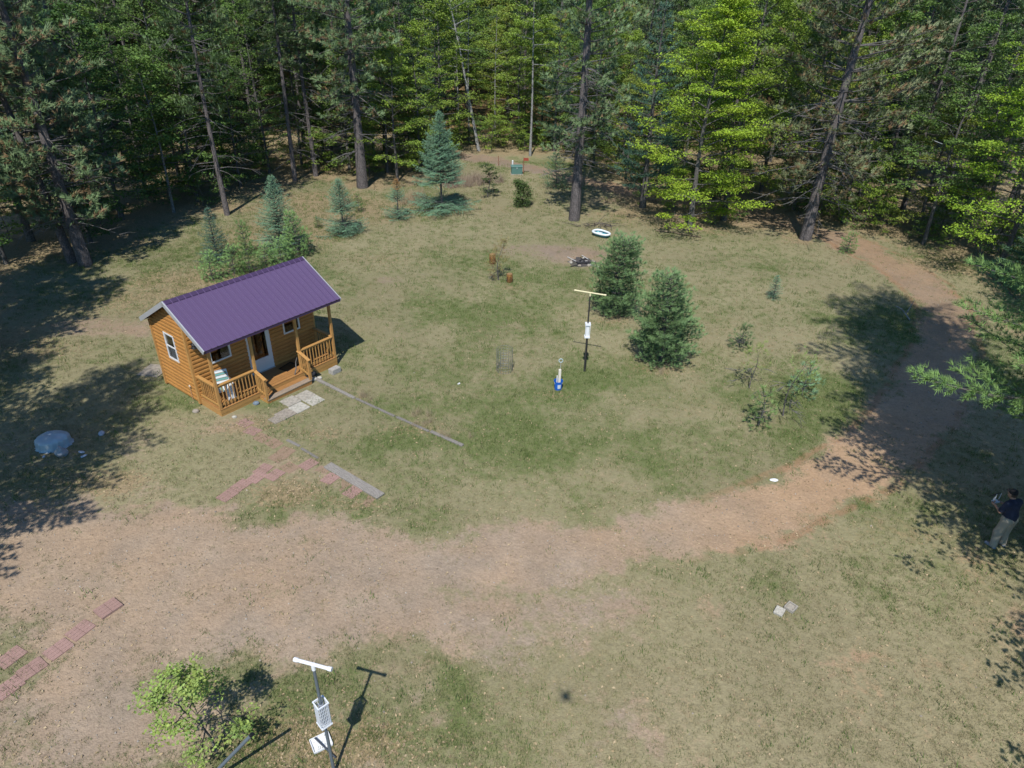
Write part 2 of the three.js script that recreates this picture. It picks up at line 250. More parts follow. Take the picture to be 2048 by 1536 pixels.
const INNER = std({ color: lin(0.16, 0.10, 0.05), roughness: 0.9 }), CURTAIN = std({ color: lin(0.55, 0.57, 0.58), roughness: 1, side: THREE.DoubleSide });
let seqv = 0; const pick = (A) => A[(seqv = (seqv * 7 + 3) % 101) % A.length];
{
  const L = 4.90, W = 3.47, DP = 1.21, HD = 0.27, EAVE = 2.65, RIDGE = 3.77, ZR = -1.647, ZF = 0.316, ZB = -3.61, OV = 0.25, SL = (RIDGE - EAVE) / (ZF - ZR);
  const roofAt = (z) => RIDGE - Math.abs(z - ZR) * SL;
  const cab = thing('cabin', 'small log sided cabin with purple metal roof, white windows and railed front porch', 'cabin', CABIN, CABIN_TURN);
  // half round log siding: one shared profile, stretched to each board's length
  const CO = 0.148; const sh = new THREE.Shape(); sh.moveTo(0, 0); for (let i = 0; i <= 6; i++) { const a = i / 6 * Math.PI; sh.lineTo(0.006 + 0.036 * Math.pow(Math.sin(a), 0.7), CO * 0.5 * (1 - Math.cos(a) * 0.985)); } sh.lineTo(0, CO);
  const logG = new THREE.ExtrudeGeometry(sh, { depth: 1, bevelEnabled: false, curveSegments: 1 }); // runs along z, bulges to +x
  { const p = logG.attributes.position, u = logG.attributes.uv; for (let i = 0; i < p.count; i++) u.setXY(i, p.getZ(i) * 2, p.getY(i) * 3); }
  const wallGroup = (name) => { const o = new THREE.Group(); o.name = name; cab.add(o); return o; };
  // openings in wall coordinates [from, to, low, high]
  function siding(wall, len, top, holes, place) {
    for (let k = 0; ; k++) {
      const y0 = 0.07 + k * CO, yc = y0 + CO * 0.55; let [a, b] = top(yc); if (b - a < 0.12) break;
      let spans = [[a, b]];
      for (const [h0, h1, lo, hi] of holes) if (yc > lo && yc < hi) spans = spans.flatMap(([p, q]) => [[p, Math.min(q, h0)], [Math.max(p, h1), q]]).filter(([p, q]) => q - p > 0.03);
      for (const [p, q] of spans) { const m = part(wall, 'log_board', logG, pick(SIDING)); place(m, p, q, y0); }
      if (k > 40) break;
    }
  }
  const EW = [2.02, 2.62, 1.40, 2.36]; // end window: depth range, height range
  const gable = (y) => { let a = DP, b = W; const lim = (RIDGE - 0.09 - y) / SL; a = Math.max(a, -ZR - lim); b = Math.min(b, -ZR + lim); return [a, b]; };
  const wl = wallGroup('end_wall');
  siding(wl, W - DP, gable, [EW], (m, p, q, y) => { m.rotation.y = Math.PI; m.position.set(0, y, -p); m.scale.z = q - p; });
  const wr = wallGroup('end_wall');
  siding(wr, W - DP, gable, [], (m, p, q, y) => { m.position.set(L, y, -q); m.scale.z = q - p; });
  const wf = wallGroup('front_wall');
  const W1 = [0.64, 1.38, 1.36, 2.12], W2 = [3.58, 4.26, 1.36, 2.12], DO = [2.02, 2.97, 0, 2.33];
  siding(wf, L, (y) => y < roofAt(-DP) - 0.1 ? [0, L] : [0, 0], [W1, W2, DO], (m, p, q, y) => { m.rotation.y = -Math.PI / 2; m.position.set(q, y, -DP); m.scale.z = q - p; });
  const wb = wallGroup('back_wall');
  siding(wb, L, (y) => y < roofAt(-W) - 0.1 ? [0, L] : [0, 0], [], (m, p, q, y) => { m.rotation.y = Math.PI / 2; m.position.set(p, y, -W); m.scale.z = q - p; });
  // inner shell behind the boards with the same openings
  function shell(parent, outline, holes, t) { const s = new THREE.Shape(outline.map(([x, y]) => new THREE.Vector2(x, y))); for (const [a, b, lo, hi] of holes) { const h = new THREE.Path(); h.moveTo(a, lo); h.lineTo(a, hi); h.lineTo(b, hi); h.lineTo(b, lo); h.closePath(); s.holes.push(h); } return part(parent, 'sheathing', new THREE.ExtrudeGeometry(s, { depth: t, bevelEnabled: false }), INNER); }
  const end = [[DP + 0.09, 0.06], [W - 0.004, 0.06], [W - 0.004, roofAt(-W) - 0.06], [-ZR, RIDGE - 0.07], [DP + 0.09, roofAt(-DP - 0.09) - 0.06]];
  { const m = shell(wl, end, [EW], 0.08); m.rotation.y = Math.PI / 2; m.position.set(0.004, 0, 0); }
  { const m = shell(wr, end, [], 0.08); m.rotation.y = Math.PI / 2; m.position.set(L - 0.084, 0, 0); }
  shell(wf, [[0.004, 0.06], [DO[0], 0.06], [DO[0], DO[3]], [DO[1], DO[3]], [DO[1], 0.06], [L - 0.004, 0.06], [L - 0.004, roofAt(-DP) - 0.08], [0.004, roofAt(-DP) - 0.08]], [W1, W2], 0.08).position.z = -DP - 0.084;
  shell(wb, [[0.09, 0.06], [L - 0.09, 0.06], [L - 0.09, roofAt(-W) - 0.08], [0.09, roofAt(-W) - 0.08]], [], 0.08).position.z = -W + 0.004;
  part(cab, 'inner_floor', box(L - 0.2, 0.04, W - DP - 0.2, L / 2, HD - 0.05, -(W + DP) / 2), INNER);
  // corner boards
  for (const [x, z] of [[-0.02, -DP - 0.03], [-0.02, -W + 0.03], [L + 0.02, -DP - 0.03], [L + 0.02, -W + 0.03]]) { const h = roofAt(z) - 0.16 - 0.04; const m = part(cab, 'corner_board', plank(0.075, h, 0.10), pick(TRIMW)); m.position.set(x + (x < 0 ? -0.016 : 0.016), 0.05 + h / 2, z); }
  // windows: frame, sashes, panes
  function windowUnit(w, h, slide, curtain) {
    const o = new THREE.Group(); o.name = 'window'; cab.add(o); const f = 0.055, d = 0.07;
    const fr = mergeGeometries([box(w + 0.04, f, d, 0, h / 2 - f / 2 + 0.02, 0), box(w + 0.04, f, d, 0, -h / 2 + f / 2 - 0.02, 0), box(f, h - 2 * f + 0.04, d, -w / 2 + f / 2 - 0.02, 0, 0), box(f, h - 2 * f + 0.04, d, w / 2 - f / 2 + 0.02, 0, 0)]);
    part(o, 'frame', fr, WHITEM);
    const iw = w - 2 * f + 0.04, ih = h - 2 * f + 0.04;
    if (slide) { part(o, 'meeting_rail', box(iw, 0.04, 0.035, 0, 0, 0.01), WHITEM); part(o, 'pane', box(iw, ih / 2 - 0.02, 0.004, 0, ih / 4 + 0.01, 0.008), GLASS); part(o, 'pane', box(iw, ih / 2 - 0.02, 0.004, 0, -ih / 4 - 0.01, 0.016), GLASS); }
    else part(o, 'pane', box(iw, ih, 0.004, 0, 0, 0.01), GLASS);
    if (curtain) part(o, 'curtain', box(iw, curtain, 0.006, 0, -ih / 2 + curtain / 2, -0.05), CURTAIN);
    return o;
  }
  { const o = windowUnit(0.6, 0.96, true, 0.40); o.rotation.y = -Math.PI / 2; o.position.set(-0.018, 1.88, -2.32); part(o, 'sill', box(0.7, 0.03, 0.06, 0, -0.53, 0.02), TRIMW[1]); }
  for (const [a, b, lo, hi] of [W1, W2]) { const o = windowUnit(b - a, hi - lo, false, 0); o.position.set((a + b) / 2, (lo + hi) / 2, -DP + 0.02); }
  { // white storm door with one tall pane
    const o = new THREE.Group(); o.name = 'door'; cab.add(o); o.position.set((DO[0] + DO[1]) / 2, HD + 0.02, -DP + 0.012); const w = 0.93, h = 2.03;
    part(o, 'frame', mergeGeometries([box(0.05, h + 0.04, 0.09, -w / 2, h / 2, -0.03), box(0.05, h + 0.04, 0.09, w / 2, h / 2, -0.03), box(w - 0.05, 0.05, 0.09, 0, h - 0.005, -0.03)]), WHITEM);
    const a = 0.12;
    part(o, 'leaf', mergeGeometries([box(w - 0.06, 0.5, 0.04, 0, 0.25, 0), box(w - 0.06, a, 0.04, 0, h - 0.04 - a / 2, 0), box(a, h - 0.54 - a, 0.04, -w / 2 + 0.03 + a / 2, 0.5 + (h - 0.54 - a) / 2, 0), box(a, h - 0.54 - a, 0.04, w / 2 - 0.03 - a / 2, 0.5 + (h - 0.54 - a) / 2, 0)]), WHITEM);
    part(o, 'pane', box(w - 0.06 - 2 * a, h - 0.54 - a, 0.006, 0, 0.5 + (h - 0.54 - a) / 2, 0), GLASS);
    const hd = part(o, 'handle', new RoundedBoxGeometry(0.035, 0.16, 0.05, 2, 0.012), GALV); hd.position.set(-w / 2 + 0.085, 1.0, 0.04);
    part(o, 'threshold', box(w, 0.02, 0.12, 0, -0.01, 0.02), GALV);
  }
  // porch deck: joists hidden, boards laid along the front
  const nb = 9, bw = (DP - 0.01) / nb;
  for (let k = 0; k < nb; k++) { const m = part(cab, 'deck_board', plank(L - 0.004 + (k === 0 ? 0.03 : 0), 0.032, bw - 0.007), DECKW[k % 5]); m.position.set(L / 2, HD - 0.016, -0.002 - bw * (k + 0.5) + (k === 0 ? 0.014 : 0)); }
  const rim = (w, h, d, x, y, z) => { const m = part(cab, 'rim_board', plank(w, h, d), pick(TRIMW)); m.position.set(x, y, z); };
  rim(L, 0.15, 0.036, L / 2, HD - 0.036 - 0.075, -0.018); rim(L, 0.16, 0.036, L / 2, HD - 0.036 - 0.155 - 0.08, -0.024);
  for (const x of [0.018, L - 0.018]) { rim(0.036, 0.15, DP - 0.05, x, HD - 0.111, -DP / 2 - 0.02); rim(0.036, 0.16, DP - 0.05, x + (x < 1 ? 0.004 : -0.004), HD - 0.271, -DP / 2 - 0.02); }
  // posts, beam, rails
  const PX = [0.05, 1.53, 3.34, L - 0.05], RT = 1.15;
  for (const x of PX) { const h = 2.44 - HD; const m = part(cab, 'porch_post', new RoundedBoxGeometry(0.09, h, 0.09, 1, 0.006), pick(TRIMW)); m.position.set(x, HD + h / 2, -0.055); }
  { const m = part(cab, 'porch_beam', plank(L - 0.02, 0.19, 0.10), TRIMW[0]); m.position.set(L / 2, 2.44 + 0.095, -0.055); }
  const balG = new RoundedBoxGeometry(0.03, 0.80, 0.03, 1, 0.005); { const p = balG.attributes.position; for (let i = 0; i < p.count; i++) if (p.getY(i) < -0.39 && p.getZ(i) > 0) p.setY(i, p.getY(i) + 0.028); }
  function railing(x0, z0, x1, z1, inside) { // between two posts, level
    const len = Math.hypot(x1 - x0, z1 - z0), a = Math.atan2(-(z1 - z0), x1 - x0), g = new THREE.Group(); g.name = 'railing'; cab.add(g); g.position.set(x0, 0, z0); g.rotation.y = a;
    const t = part(g, 'top_rail', plank(len, 0.036, 0.12), pick(TRIMW)); t.position.set(len / 2, RT - 0.018, 0);
    const s = part(g, 'sub_rail', plank(len, 0.075, 0.034), pick(TRIMW)); s.position.set(len / 2, RT - 0.075, -0.01 * inside);
    const b = part(g, 'bottom_rail', plank(len, 0.075, 0.034), pick(TRIMW)); b.position.set(len / 2, HD + 0.125, -0.01 * inside);
    const n = Math.round(len / 0.125); for (let k = 1; k < n; k++) { const m = part(g, 'baluster', balG, pick(TRIMW)); m.position.set(len * k / n, RT - 0.045 - 0.40, 0.025 * inside); }
  }
  railing(PX[0] + 0.046, -0.055, PX[1] - 0.046, -0.055, 1); railing(PX[2] + 0.046, -0.055, PX[3] - 0.046, -0.055, 1);
  railing(0.05, -DP + 0.004, 0.05, -0.102, -1); railing(L - 0.05, -DP + 0.004, L - 0.05, -0.102, 1);
  // step with side rails
  { const g = new THREE.Group(); g.name = 'front_step'; cab.add(g);
    const b1 = part(g, 'tread', plank(1.86, 0.036, 0.235), DECKW[1]); b1.position.set(2.40, 0.125, 0.145);
    const b2 = part(g, 'tread', plank(1.86, 0.036, 0.24), OLDWOOD); b2.position.set(2.40, 0.125, 0.39);
    const rs = part(g, 'riser', plank(1.84, 0.14, 0.03), DECKW[3]); rs.position.set(2.40, 0.03, 0.48);
    for (const x of [1.49, 3.31]) { const s = part(g, 'stringer', plank(0.036, 0.15, 0.44), TRIMW[2]); s.position.set(x, 0.025, 0.24);
      const n = part(g, 'newel_post', new RoundedBoxGeometry(0.09, 0.78, 0.09, 1, 0.006), TRIMW[1]); n.position.set(x, 0.143 + 0.39, 0.44);
      const hr = part(g, 'handrail', plank(0.12, 0.036, 0.66), TRIMW[0]); hr.position.set(x, 1.035, 0.22); hr.rotation.x = 0.30;
      for (let k = 0; k < 3; k++) { const m = part(g, 'baluster', balG, pick(TRIMW)); m.scale.y = 0.86; m.position.set(x, 0.655 - 0.03 * k, 0.06 + 0.105 * k); }
      const lr = part(g, 'lower_rail', plank(0.034, 0.07, 0.44), TRIMW[3]); lr.position.set(x, 0.36, 0.19); lr.rotation.x = 0.28;
    } }
  // roof: six ribbed panels on each slope over a board deck
  const span = Math.hypot(ZF - ZR, RIDGE - EAVE), tilt = Math.atan2(RIDGE - EAVE, ZF - ZR), PW = (L + 2 * OV) / 6;
  const prof = []; for (let k = 0; k < 4; k++) { const x0 = PW * k / 4, q = PW / 4; prof.push([x0, 0], [x0 + 0.014, 0.03], [x0 + 0.040, 0.03], [x0 + 0.054, 0.001]); for (let j = 1; j <= 2; j++) { const c = x0 + 0.054 + (q - 0.054) * j / 3; prof.push([c - 0.012, 0.001], [c - 0.005, 0.009], [c + 0.005, 0.009], [c + 0.012, 0.001]); } } prof.push([PW, 0]);
  const pg = new THREE.BufferGeometry(); { const P = [], I = [], n = prof.length; for (const z of [0, span]) for (const [x, h] of prof) P.push(x, h, z); for (let i = 0; i + 1 < n; i++) I.push(i, n + i, i + 1, i + 1, n + i, n + i + 1); pg.setAttribute('position', new THREE.Float32BufferAttribute(P, 3)); pg.setIndex(I); const flat = pg.toNonIndexed(); flat.computeVertexNormals(); pg.copy(flat); }
  const roof = new THREE.Group(); roof.name = 'roof'; cab.add(roof);
  for (const side of [0, 1]) for (let k = 0; k < 6; k++) { const m = part(roof, 'metal_panel', pg, ROOFM); m.rotation.order = 'YXZ'; m.rotation.y = side ? Math.PI : 0; m.rotation.x = tilt; m.position.set(side ? -OV + PW * (k + 1) : -OV + PW * k, RIDGE + 0.012 + k * 0.0006, ZR); }
  for (const side of [1, -1]) {
    const mid = V(L / 2, (RIDGE + EAVE) / 2, ZR + side * (ZF - ZR) / 2), nrm = V(0, Math.cos(tilt), side * Math.sin(tilt));
    const d = part(roof, 'roof_deck', box(L + 2 * OV - 0.06, 0.05, span - 0.03), INNER); d.rotation.x = side * tilt; d.position.copy(mid).addScaledVector(nrm, -0.030);
    for (const x of [-OV - 0.012, L + OV + 0.012]) { const r = part(roof, 'rake_trim', box(0.022, 0.14, span + 0.03), GALV); r.rotation.x = side * tilt; r.position.set(x, mid.y, mid.z).addScaledVector(nrm, -0.042); const c = part(roof, 'rake_cap', box(0.03, 0.012, span + 0.02), GALV); c.rotation.x = side * tilt; c.position.set(x + (x < 0 ? 0.01 : -0.01), mid.y, mid.z).addScaledVector(nrm, 0.036); }
    const f = part(roof, 'eave_fascia', box(L + 2 * OV - 0.03, 0.07, 0.02), ROOFTRIM); f.position.set(L / 2, EAVE - 0.05, side > 0 ? ZF - 0.022 : ZB + 0.022);
    const cp = part(roof, 'ridge_cap', box(L + 2 * OV + 0.02, 0.008, 0.17), ROOFTRIM); cp.rotation.x = side * tilt; cp.position.set(L / 2, RIDGE + 0.038 - 0.082 * Math.sin(tilt), ZR + side * 0.082 * Math.cos(tilt));
  }
  // porch ceiling and the fittings on the wall
  { const g = new THREE.Group(); g.name = 'wall_lantern'; cab.add(g); g.position.set(0.13, 2.28, -DP + 0.16); part(g, 'bracket', box(0.05, 0.12, 0.10, 0, 0, -0.06), DARKM); part(g, 'shade', new THREE.CylinderGeometry(0.05, 0.11, 0.13, 10), DARKM).position.y = -0.02; part(g, 'cap', new THREE.ConeGeometry(0.10, 0.08, 10), DARKM).position.y = 0.085; }
  { const g = new THREE.Group(); g.name = 'hose_tap'; cab.add(g); g.position.set(-0.075, 0.62, -1.62); const s = part(g, 'tap_cover', new THREE.SphereGeometry(0.05, 10, 8), std({ color: lin(0.62, 0.5, 0.36), roughness: 0.6 })); s.scale.x = 0.6; part(g, 'pipe', new THREE.CylinderGeometry(0.012, 0.012, 0.52, 6), std({ color: lin(0.45, 0.25, 0.14), roughness: 0.5 })).position.y = -0.29; }
}
const fromCabin = (x, y, z) => cabinToWorld(x, y, z);
// ---------------------------------------------------------------- vegetation builders
const dirOf = (az, el) => V(Math.cos(az) * Math.cos(el), Math.sin(el), Math.sin(az) * Math.cos(el));
const vary = (c, k, r) => { const s = (1 + (r() - 0.5) * k) * 1.13; return [c[0] * s * (1 + (r() - 0.5) * 0.12), c[1] * s, c[2] * s * (1 + (r() - 0.5) * 0.15)]; };
function needleTuft(mb, p, d, n, len, w, col, r, spread = 1) { // a spray of needles round a shoot
  const c = vary(col, 0.35, r);
  for (let i = 0; i < n; i++) {
    const ax = d.x + (r() - 0.5) * 2.0 * spread, ay = d.y + (r() - 0.5) * 2.0 * spread, az = d.z + (r() - 0.5) * 2.0 * spread, l = Math.hypot(ax, ay, az) || 1, L = len * (0.65 + 0.5 * r());
    const ux = ax / l, uy = ay / l, uz = az / l; let sx = uy * 0.3 - uz * 0.9 + 0.1, sy = uz * 0.3 - ux * 0.3, sz = ux * 0.9 - uy * 0.3; const sl = Math.hypot(sx, sy, sz) || 1, hw = w * 0.5 / sl; sx *= hw; sy *= hw; sz *= hw;
    const ox = p.x + (r() - 0.5) * len * 0.3, oy = p.y + (r() - 0.5) * len * 0.2, oz = p.z + (r() - 0.5) * len * 0.3;
    mb.tri([ox - sx, oy - sy, oz - sz], [ox + sx, oy + sy, oz + sz], [ox + ux * L, oy + uy * L, oz + uz * L], c);
  }
}
function leaf(mb, p, size, col, r, flat = 0.3) { // a folded kite, mostly facing up
  const a = r() * 6.283, tx = (r() - 0.5) * 2 * (1 - flat) , tz = (r() - 0.5) * 2 * (1 - flat), s = size * (0.7 + 0.6 * r()), dx = Math.cos(a), dz = Math.sin(a), dy = dx * tx + dz * tz - 0.15, wx = -dz, wz = dx, wy = wx * tx + wz * tz, h = s * 0.36, lift = s * 0.12;
  const c = vary(col, 0.4, r), A = [p.x, p.y, p.z], B = [p.x + dx * s, p.y + dy * s, p.z + dz * s], M = 0.45;
  mb.tri(A, [p.x + dx * s * M + wx * h, p.y + dy * s * M + wy * h + lift, p.z + dz * s * M + wz * h], B, c);
  mb.tri(A, B, [p.x + dx * s * M - wx * h, p.y + dy * s * M - wy * h + lift, p.z + dz * s * M - wz * h], c);
}
function trunkLine(h, lean, wob, r, n = 7) { const pts = [], a = r() * 6.28, b = r() * 6.28; for (let k = 0; k <= n; k++) { const t = k / n; pts.push(V(lean[0] * h * t + Math.sin(t * 4 + a) * wob * t, h * t - (k ? 0 : 0.12), lean[1] * h * t + Math.cos(t * 3.3 + b) * wob * t)); } return pts; }
const along = (pts, t) => { const f = clamp(t, 0, 0.9999) * (pts.length - 1), i = f | 0; return pts[i].clone().lerp(pts[i + 1], f - i); };
function bough(start, az, el, len, sag, n, r) { const pts = [start.clone()]; let p = start.clone(); for (let k = 1; k <= n; k++) { const d = dirOf(az + (r() - 0.5) * 0.35, el + sag * (k / n) + (r() - 0.5) * 0.2); p = p.clone().addScaledVector(d, len / n); pts.push(p); } return pts; }
const PINEBARK = [0.27, 0.232, 0.22], GREYBARK = [0.25, 0.23, 0.21], DEADWOOD = [0.46, 0.42, 0.4];

function redPine(seed, { h = 20, r0 = 0.17, base = 0.28, rad = 2.7, step = 0.46, per = 5, deadFrom = 0.1, dead = 25, col = [0.15, 0.225, 0.09], brown = 0.08, tuft = 13, nlen = 0.27, nw = 0.036, lean = [0.01, 0], density = 1 } = {}) {
  const thin = Math.min(1, r0 / 0.2), r = rng(seed), tr = new MB(), cr = new MB(), dd = tr, pts = trunkLine(h, lean, 0.25, r);
  tr.tube(pts, pts.map((_, k) => (k ? 1 : 1.25) * r0 * (1 - 0.86 * k / (pts.length - 1))), 9, PINEBARK);
  const shoot = (p, d) => { needleTuft(cr, p, d, tuft, nlen, nw, r() < brown ? [0.21, 0.135, 0.06] : col, r, 0.8); };
  for (let y = base * h; y < h * 0.985; y += step * (0.75 + 0.5 * r())) {
    const t = (y - base * h) / (h * (1 - base)), prof = Math.min(1, 0.55 + t * 1.6) * Math.pow(1 - t, 0.62) + 0.08;
    for (let k = 0; k < per; k++) {
      const az = r() * 6.283, L = rad * prof * (0.55 + 0.6 * r()), el = mix(-0.12, 0.65, t) + (r() - 0.5) * 0.25, b = bough(along(pts, y / h), az, el, L, 0.25, 4, r);
      tr.tube(b, [0.05, 0.04, 0.028, 0.018, 0.008].map((q) => q * (0.35 + L * 0.13) * thin), 4, t > 0.5 ? PINEBARK : GREYBARK, false);
      const n = Math.max(2, Math.round(L * 4.6 * density));
      for (let j = 0; j < n; j++) {
        const s = 0.32 + 0.68 * (j + r()) / n, q = along(b, s), side = r() < 0.5 ? -1 : 1, off = (1.05 - s) * L * 0.38 * r() + 0.06, d = dirOf(az + side * (0.5 + r() * 0.8), 0.25 + r() * 0.5);
        q.addScaledVector(d, off); shoot(q, d); shoot(q.clone().addScaledVector(d, 0.16).add(V((r() - 0.5) * 0.2, 0.05, (r() - 0.5) * 0.2)), d);
      }
      shoot(b[b.length - 1], dirOf(az, el + 0.5));
    }
  }
  for (let k = 0; k < dead; k++) { const y = h * mix(deadFrom, base + 0.22, r()), L = 0.5 + r() * rad * 0.75, az = r() * 6.283, b = bough(along(pts, y / h), az, -0.05 + (r() - 0.5) * 0.5, L, -0.35, 4, r); dd.tube(b, [0.028, 0.022, 0.016, 0.011, 0.005].map((q) => q * thin), 3, DEADWOOD, false);
    for (let j = 0; j < 3; j++) { const q = along(b, 0.4 + 0.6 * r()), e = bough(q, az + (r() - 0.5) * 2, -0.2 + (r() - 0.5), 0.25 + L * 0.3 * r(), -0.2, 2, r); dd.tube(e, [0.012, 0.009, 0.004], 3, DEADWOOD, false); } }
  return { trunk: tr.geo(true), crown: cr.geo(), mat: needleMat };
}
function whitePine(seed, { h = 14, r0 = 0.2, base = 0.12, rad = 4.2, step = 0.7, per = 5, col = [0.055, 0.115, 0.05], tuft = 9, nlen = 0.17, nw = 0.022, lean = [0, 0], fill = 7, pow = 0.8, droop = 0, spread = 0.8, rough = [0.65, 0.45], tipUp = 0.35, elTop = 0.75 } = {}) {
  const r = rng(seed), tr = new MB(), cr = new MB(), pts = trunkLine(h, lean, 0.12, r);
  tr.tube(pts, pts.map((_, k) => (k ? 1 : 1.2) * r0 * (1 - 0.9 * k / (pts.length - 1))), 8, GREYBARK);
  for (let y = base * h; y < h * 0.97; y += step * (0.8 + 0.4 * r())) {
    const t = (y - base * h) / (h * (1 - base)), prof = Math.pow(1 - t, pow) * Math.min(1, 0.7 + t * 2), a0 = r() * 6.283;
    for (let k = 0; k < per; k++) {
      const az = a0 + k / per * 6.283 + (r() - 0.5) * 0.5, L = rad * prof * (rough[0] + rough[1] * r()) + 0.15, el = mix(0.02 - droop, elTop, t * t) + (r() - 0.5) * 0.16, b = bough(along(pts, y / h), az, el, L, 0.28, 5, r);
      tr.tube(b, [1, 0.85, 0.65, 0.45, 0.3, 0.12].map((q) => q * (0.012 + 0.012 * L)), 4, GREYBARK, false);
      const n = Math.max(3, Math.round(L * fill));
      for (let j = 0; j < n; j++) {
        const s = 0.22 + 0.78 * (j + r()) / n, q = along(b, s), side = j % 2 ? -1 : 1, tw = (1.08 - s) * L * 0.42 + 0.08, d = dirOf(az + side * (0.55 + r() * 0.5), 0.08 + r() * 0.35);
        const m = Math.max(1, Math.round(tw / 0.13)); for (let i = 0; i < m; i++) { const e = q.clone().addScaledVector(d, tw * (i + 0.6) / m).add(V((r() - 0.5) * 0.1, (r() - 0.3) * 0.1, (r() - 0.5) * 0.1)); needleTuft(cr, e, d.clone().add(V(0, tipUp, 0)).normalize(), tuft, nlen, nw, col, r, spread); }
      }
      needleTuft(cr, b[b.length - 1], dirOf(az, el + 0.6), tuft, nlen, nw, col, r, spread);
    }
  }
  for (let k = 0; k < 5; k++) needleTuft(cr, along(pts, 0.9 + 0.1 * k / 4), V(0, 1, 0), tuft, nlen, nw, col, r, 0.6);
  return { trunk: tr.geo(true), crown: cr.geo(), mat: needleMat };
}
function spruce(seed, { h = 4, r0 = 0.05, rad = 1.1, base = 0.03, step = 0.2, per = 7, col = [0.06, 0.125, 0.085], nlen = 0.07, nw = 0.014, tw = 0.42, sparse = 0, gapAt = -1, top = null } = {}) {
  const r = rng(seed), tr = new MB(), cr = new MB(), pts = trunkLine(h, [0, 0], 0.03, r);
  tr.tube(pts, pts.map((_, k) => r0 * (1 - 0.92 * k / (pts.length - 1))), 7, GREYBARK);
  for (let y = base * h + 0.05; y < h * 0.97; y += step * (0.8 + 0.4 * r())) {
    const t = y / h; if (Math.abs(t - gapAt) < 0.07) continue;
    const prof = Math.pow(1 - t, 0.85), a0 = r() * 6.283, c = top && t > top[0] ? top[1] : col;
    for (let k = 0; k < per; k++) {
      if (r() < sparse) continue;
      const az = a0 + k / per * 6.283 + (r() - 0.5) * 0.6, L = rad * prof * (0.5 + 0.7 * r()) + 0.06, el = mix(-0.1, 0.7, t * t), b = bough(along(pts, t), az, el, L, 0.35, 3, r);
      tr.tube(b, [0.012, 0.009, 0.006, 0.003].map((q) => q * (0.6 + L)), 3, GREYBARK, false);
      const put = (p0, d, len) => { const m = Math.max(2, Math.round(len / 0.05)); for (let i = 0; i < m; i++) { const q = p0.clone().addScaledVector(d, len * (i + r()) / m); needleTuft(cr, q, d, 3, nlen, nw, c, r, 0.75); } };
      for (let s = 0; s < 3; s++) put(b[s], b[s + 1].clone().sub(b[s]).normalize(), b[s].distanceTo(b[s + 1]));
      const n = Math.max(2, Math.round(L * 9));
      for (let j = 0; j < n; j++) { const s = 0.2 + 0.8 * (j + r()) / n, side = j % 2 ? -1 : 1, d = dirOf(az + side * (0.7 + r() * 0.35), -0.05 + (r() - 0.5) * 0.3); put(along(b, s), d, (1.08 - s) * L * tw + 0.05); }
    }
  }
  for (let k = 0; k < 4; k++) needleTuft(cr, along(pts, 0.93 + 0.07 * k / 3), V(0, 1, 0), 5, nlen, nw, top ? top[1] : col, r, 0.6);
  return { trunk: tr.geo(true), crown: cr.geo(), mat: needleMat };
}
function leafTree(seed, { h = 12, r0 = 0.14, base = 0.18, rad = 3.2, limbs = 26, subs = 7, leaves = 26, size = 0.15, col = [0.13, 0.2, 0.03], flatness = 0.22, lean = [0, 0], bark = GREYBARK, pow = 0.7, birch = false, clump = 0.55, bare = 0 } = {}) {
  const r = rng(seed), tr = new MB(), cr = new MB(), pts = trunkLine(h, lean, birch ? 0.18 : 0.35, r);
  tr.tube(pts, pts.map((_, k) => (k ? 1 : 1.25) * r0 * (1 - 0.88 * k / (pts.length - 1))), 8, bark);
  if (birch) for (let k = 0; k < 40; k++) { const t = Math.pow(r(), 1.3) * 0.8, q = along(pts, t), a = r() * 6.28, rr = r0 * (1 - 0.88 * t) * 1.02, w = 0.5 + r() * 0.8; const A = (x, y) => [q.x + Math.cos(a + x) * rr * 1.02, q.y + y, q.z + Math.sin(a + x) * rr * 1.02]; const hh = 0.02 + 0.05 * r(); tr.tri(A(0, 0), A(w * 0.5, -hh), A(w, 0), [0.03, 0.03, 0.03]); tr.tri(A(0, 0), A(w, 0), A(w * 0.5, hh), [0.03, 0.03, 0.03]); }
  for (let k = 0; k < limbs; k++) {
    const t = base + (0.98 - base) * (k + r()) / limbs, s = (t - base) / (1 - base), prof = Math.pow(1 - s, pow) * Math.min(1, 0.62 + s * 2.2) + 0.12, az = k * 2.4 + (r() - 0.5) * 0.8, L = rad * prof * (0.65 + 0.5 * r()), el = mix(0.12, 0.9, s) + (r() - 0.5) * 0.3, b = bough(along(pts, t), az, el, L, -0.15, 4, r);
    tr.tube(b, [1, 0.75, 0.5, 0.3, 0.12].map((q) => q * (0.012 + r0 * 0.28 * (1 - s * 0.6))), 4, bark, false);
    for (let j = 0; j < subs; j++) {
      const u = 0.3 + 0.7 * (j + r()) / subs, q = along(b, u), e = bough(q, az + (r() - 0.5) * 2.2, el * 0.4 + (r() - 0.4) * 0.5, L * 0.3 * (0.5 + r()) + 0.1, 0, 2, r); tr.tube(e, [0.012, 0.008, 0.004], 3, bark, false);
      if (r() < bare) continue;
      const c = vary(col, 0.3, r), cx = clump * (0.6 + 0.7 * r()), end = e[2];
      for (let i = 0; i < leaves; i++) { const a = r() * 6.283, m = Math.sqrt(r()) * cx; leaf(cr, V(end.x + Math.cos(a) * m, end.y + (r() - 0.5) * 2 * cx * flatness - m * 0.18, end.z + Math.sin(a) * m), size, c, r); }
    }
  }
  return { trunk: tr.geo(true), crown: cr.geo(), mat: leafMat };
}
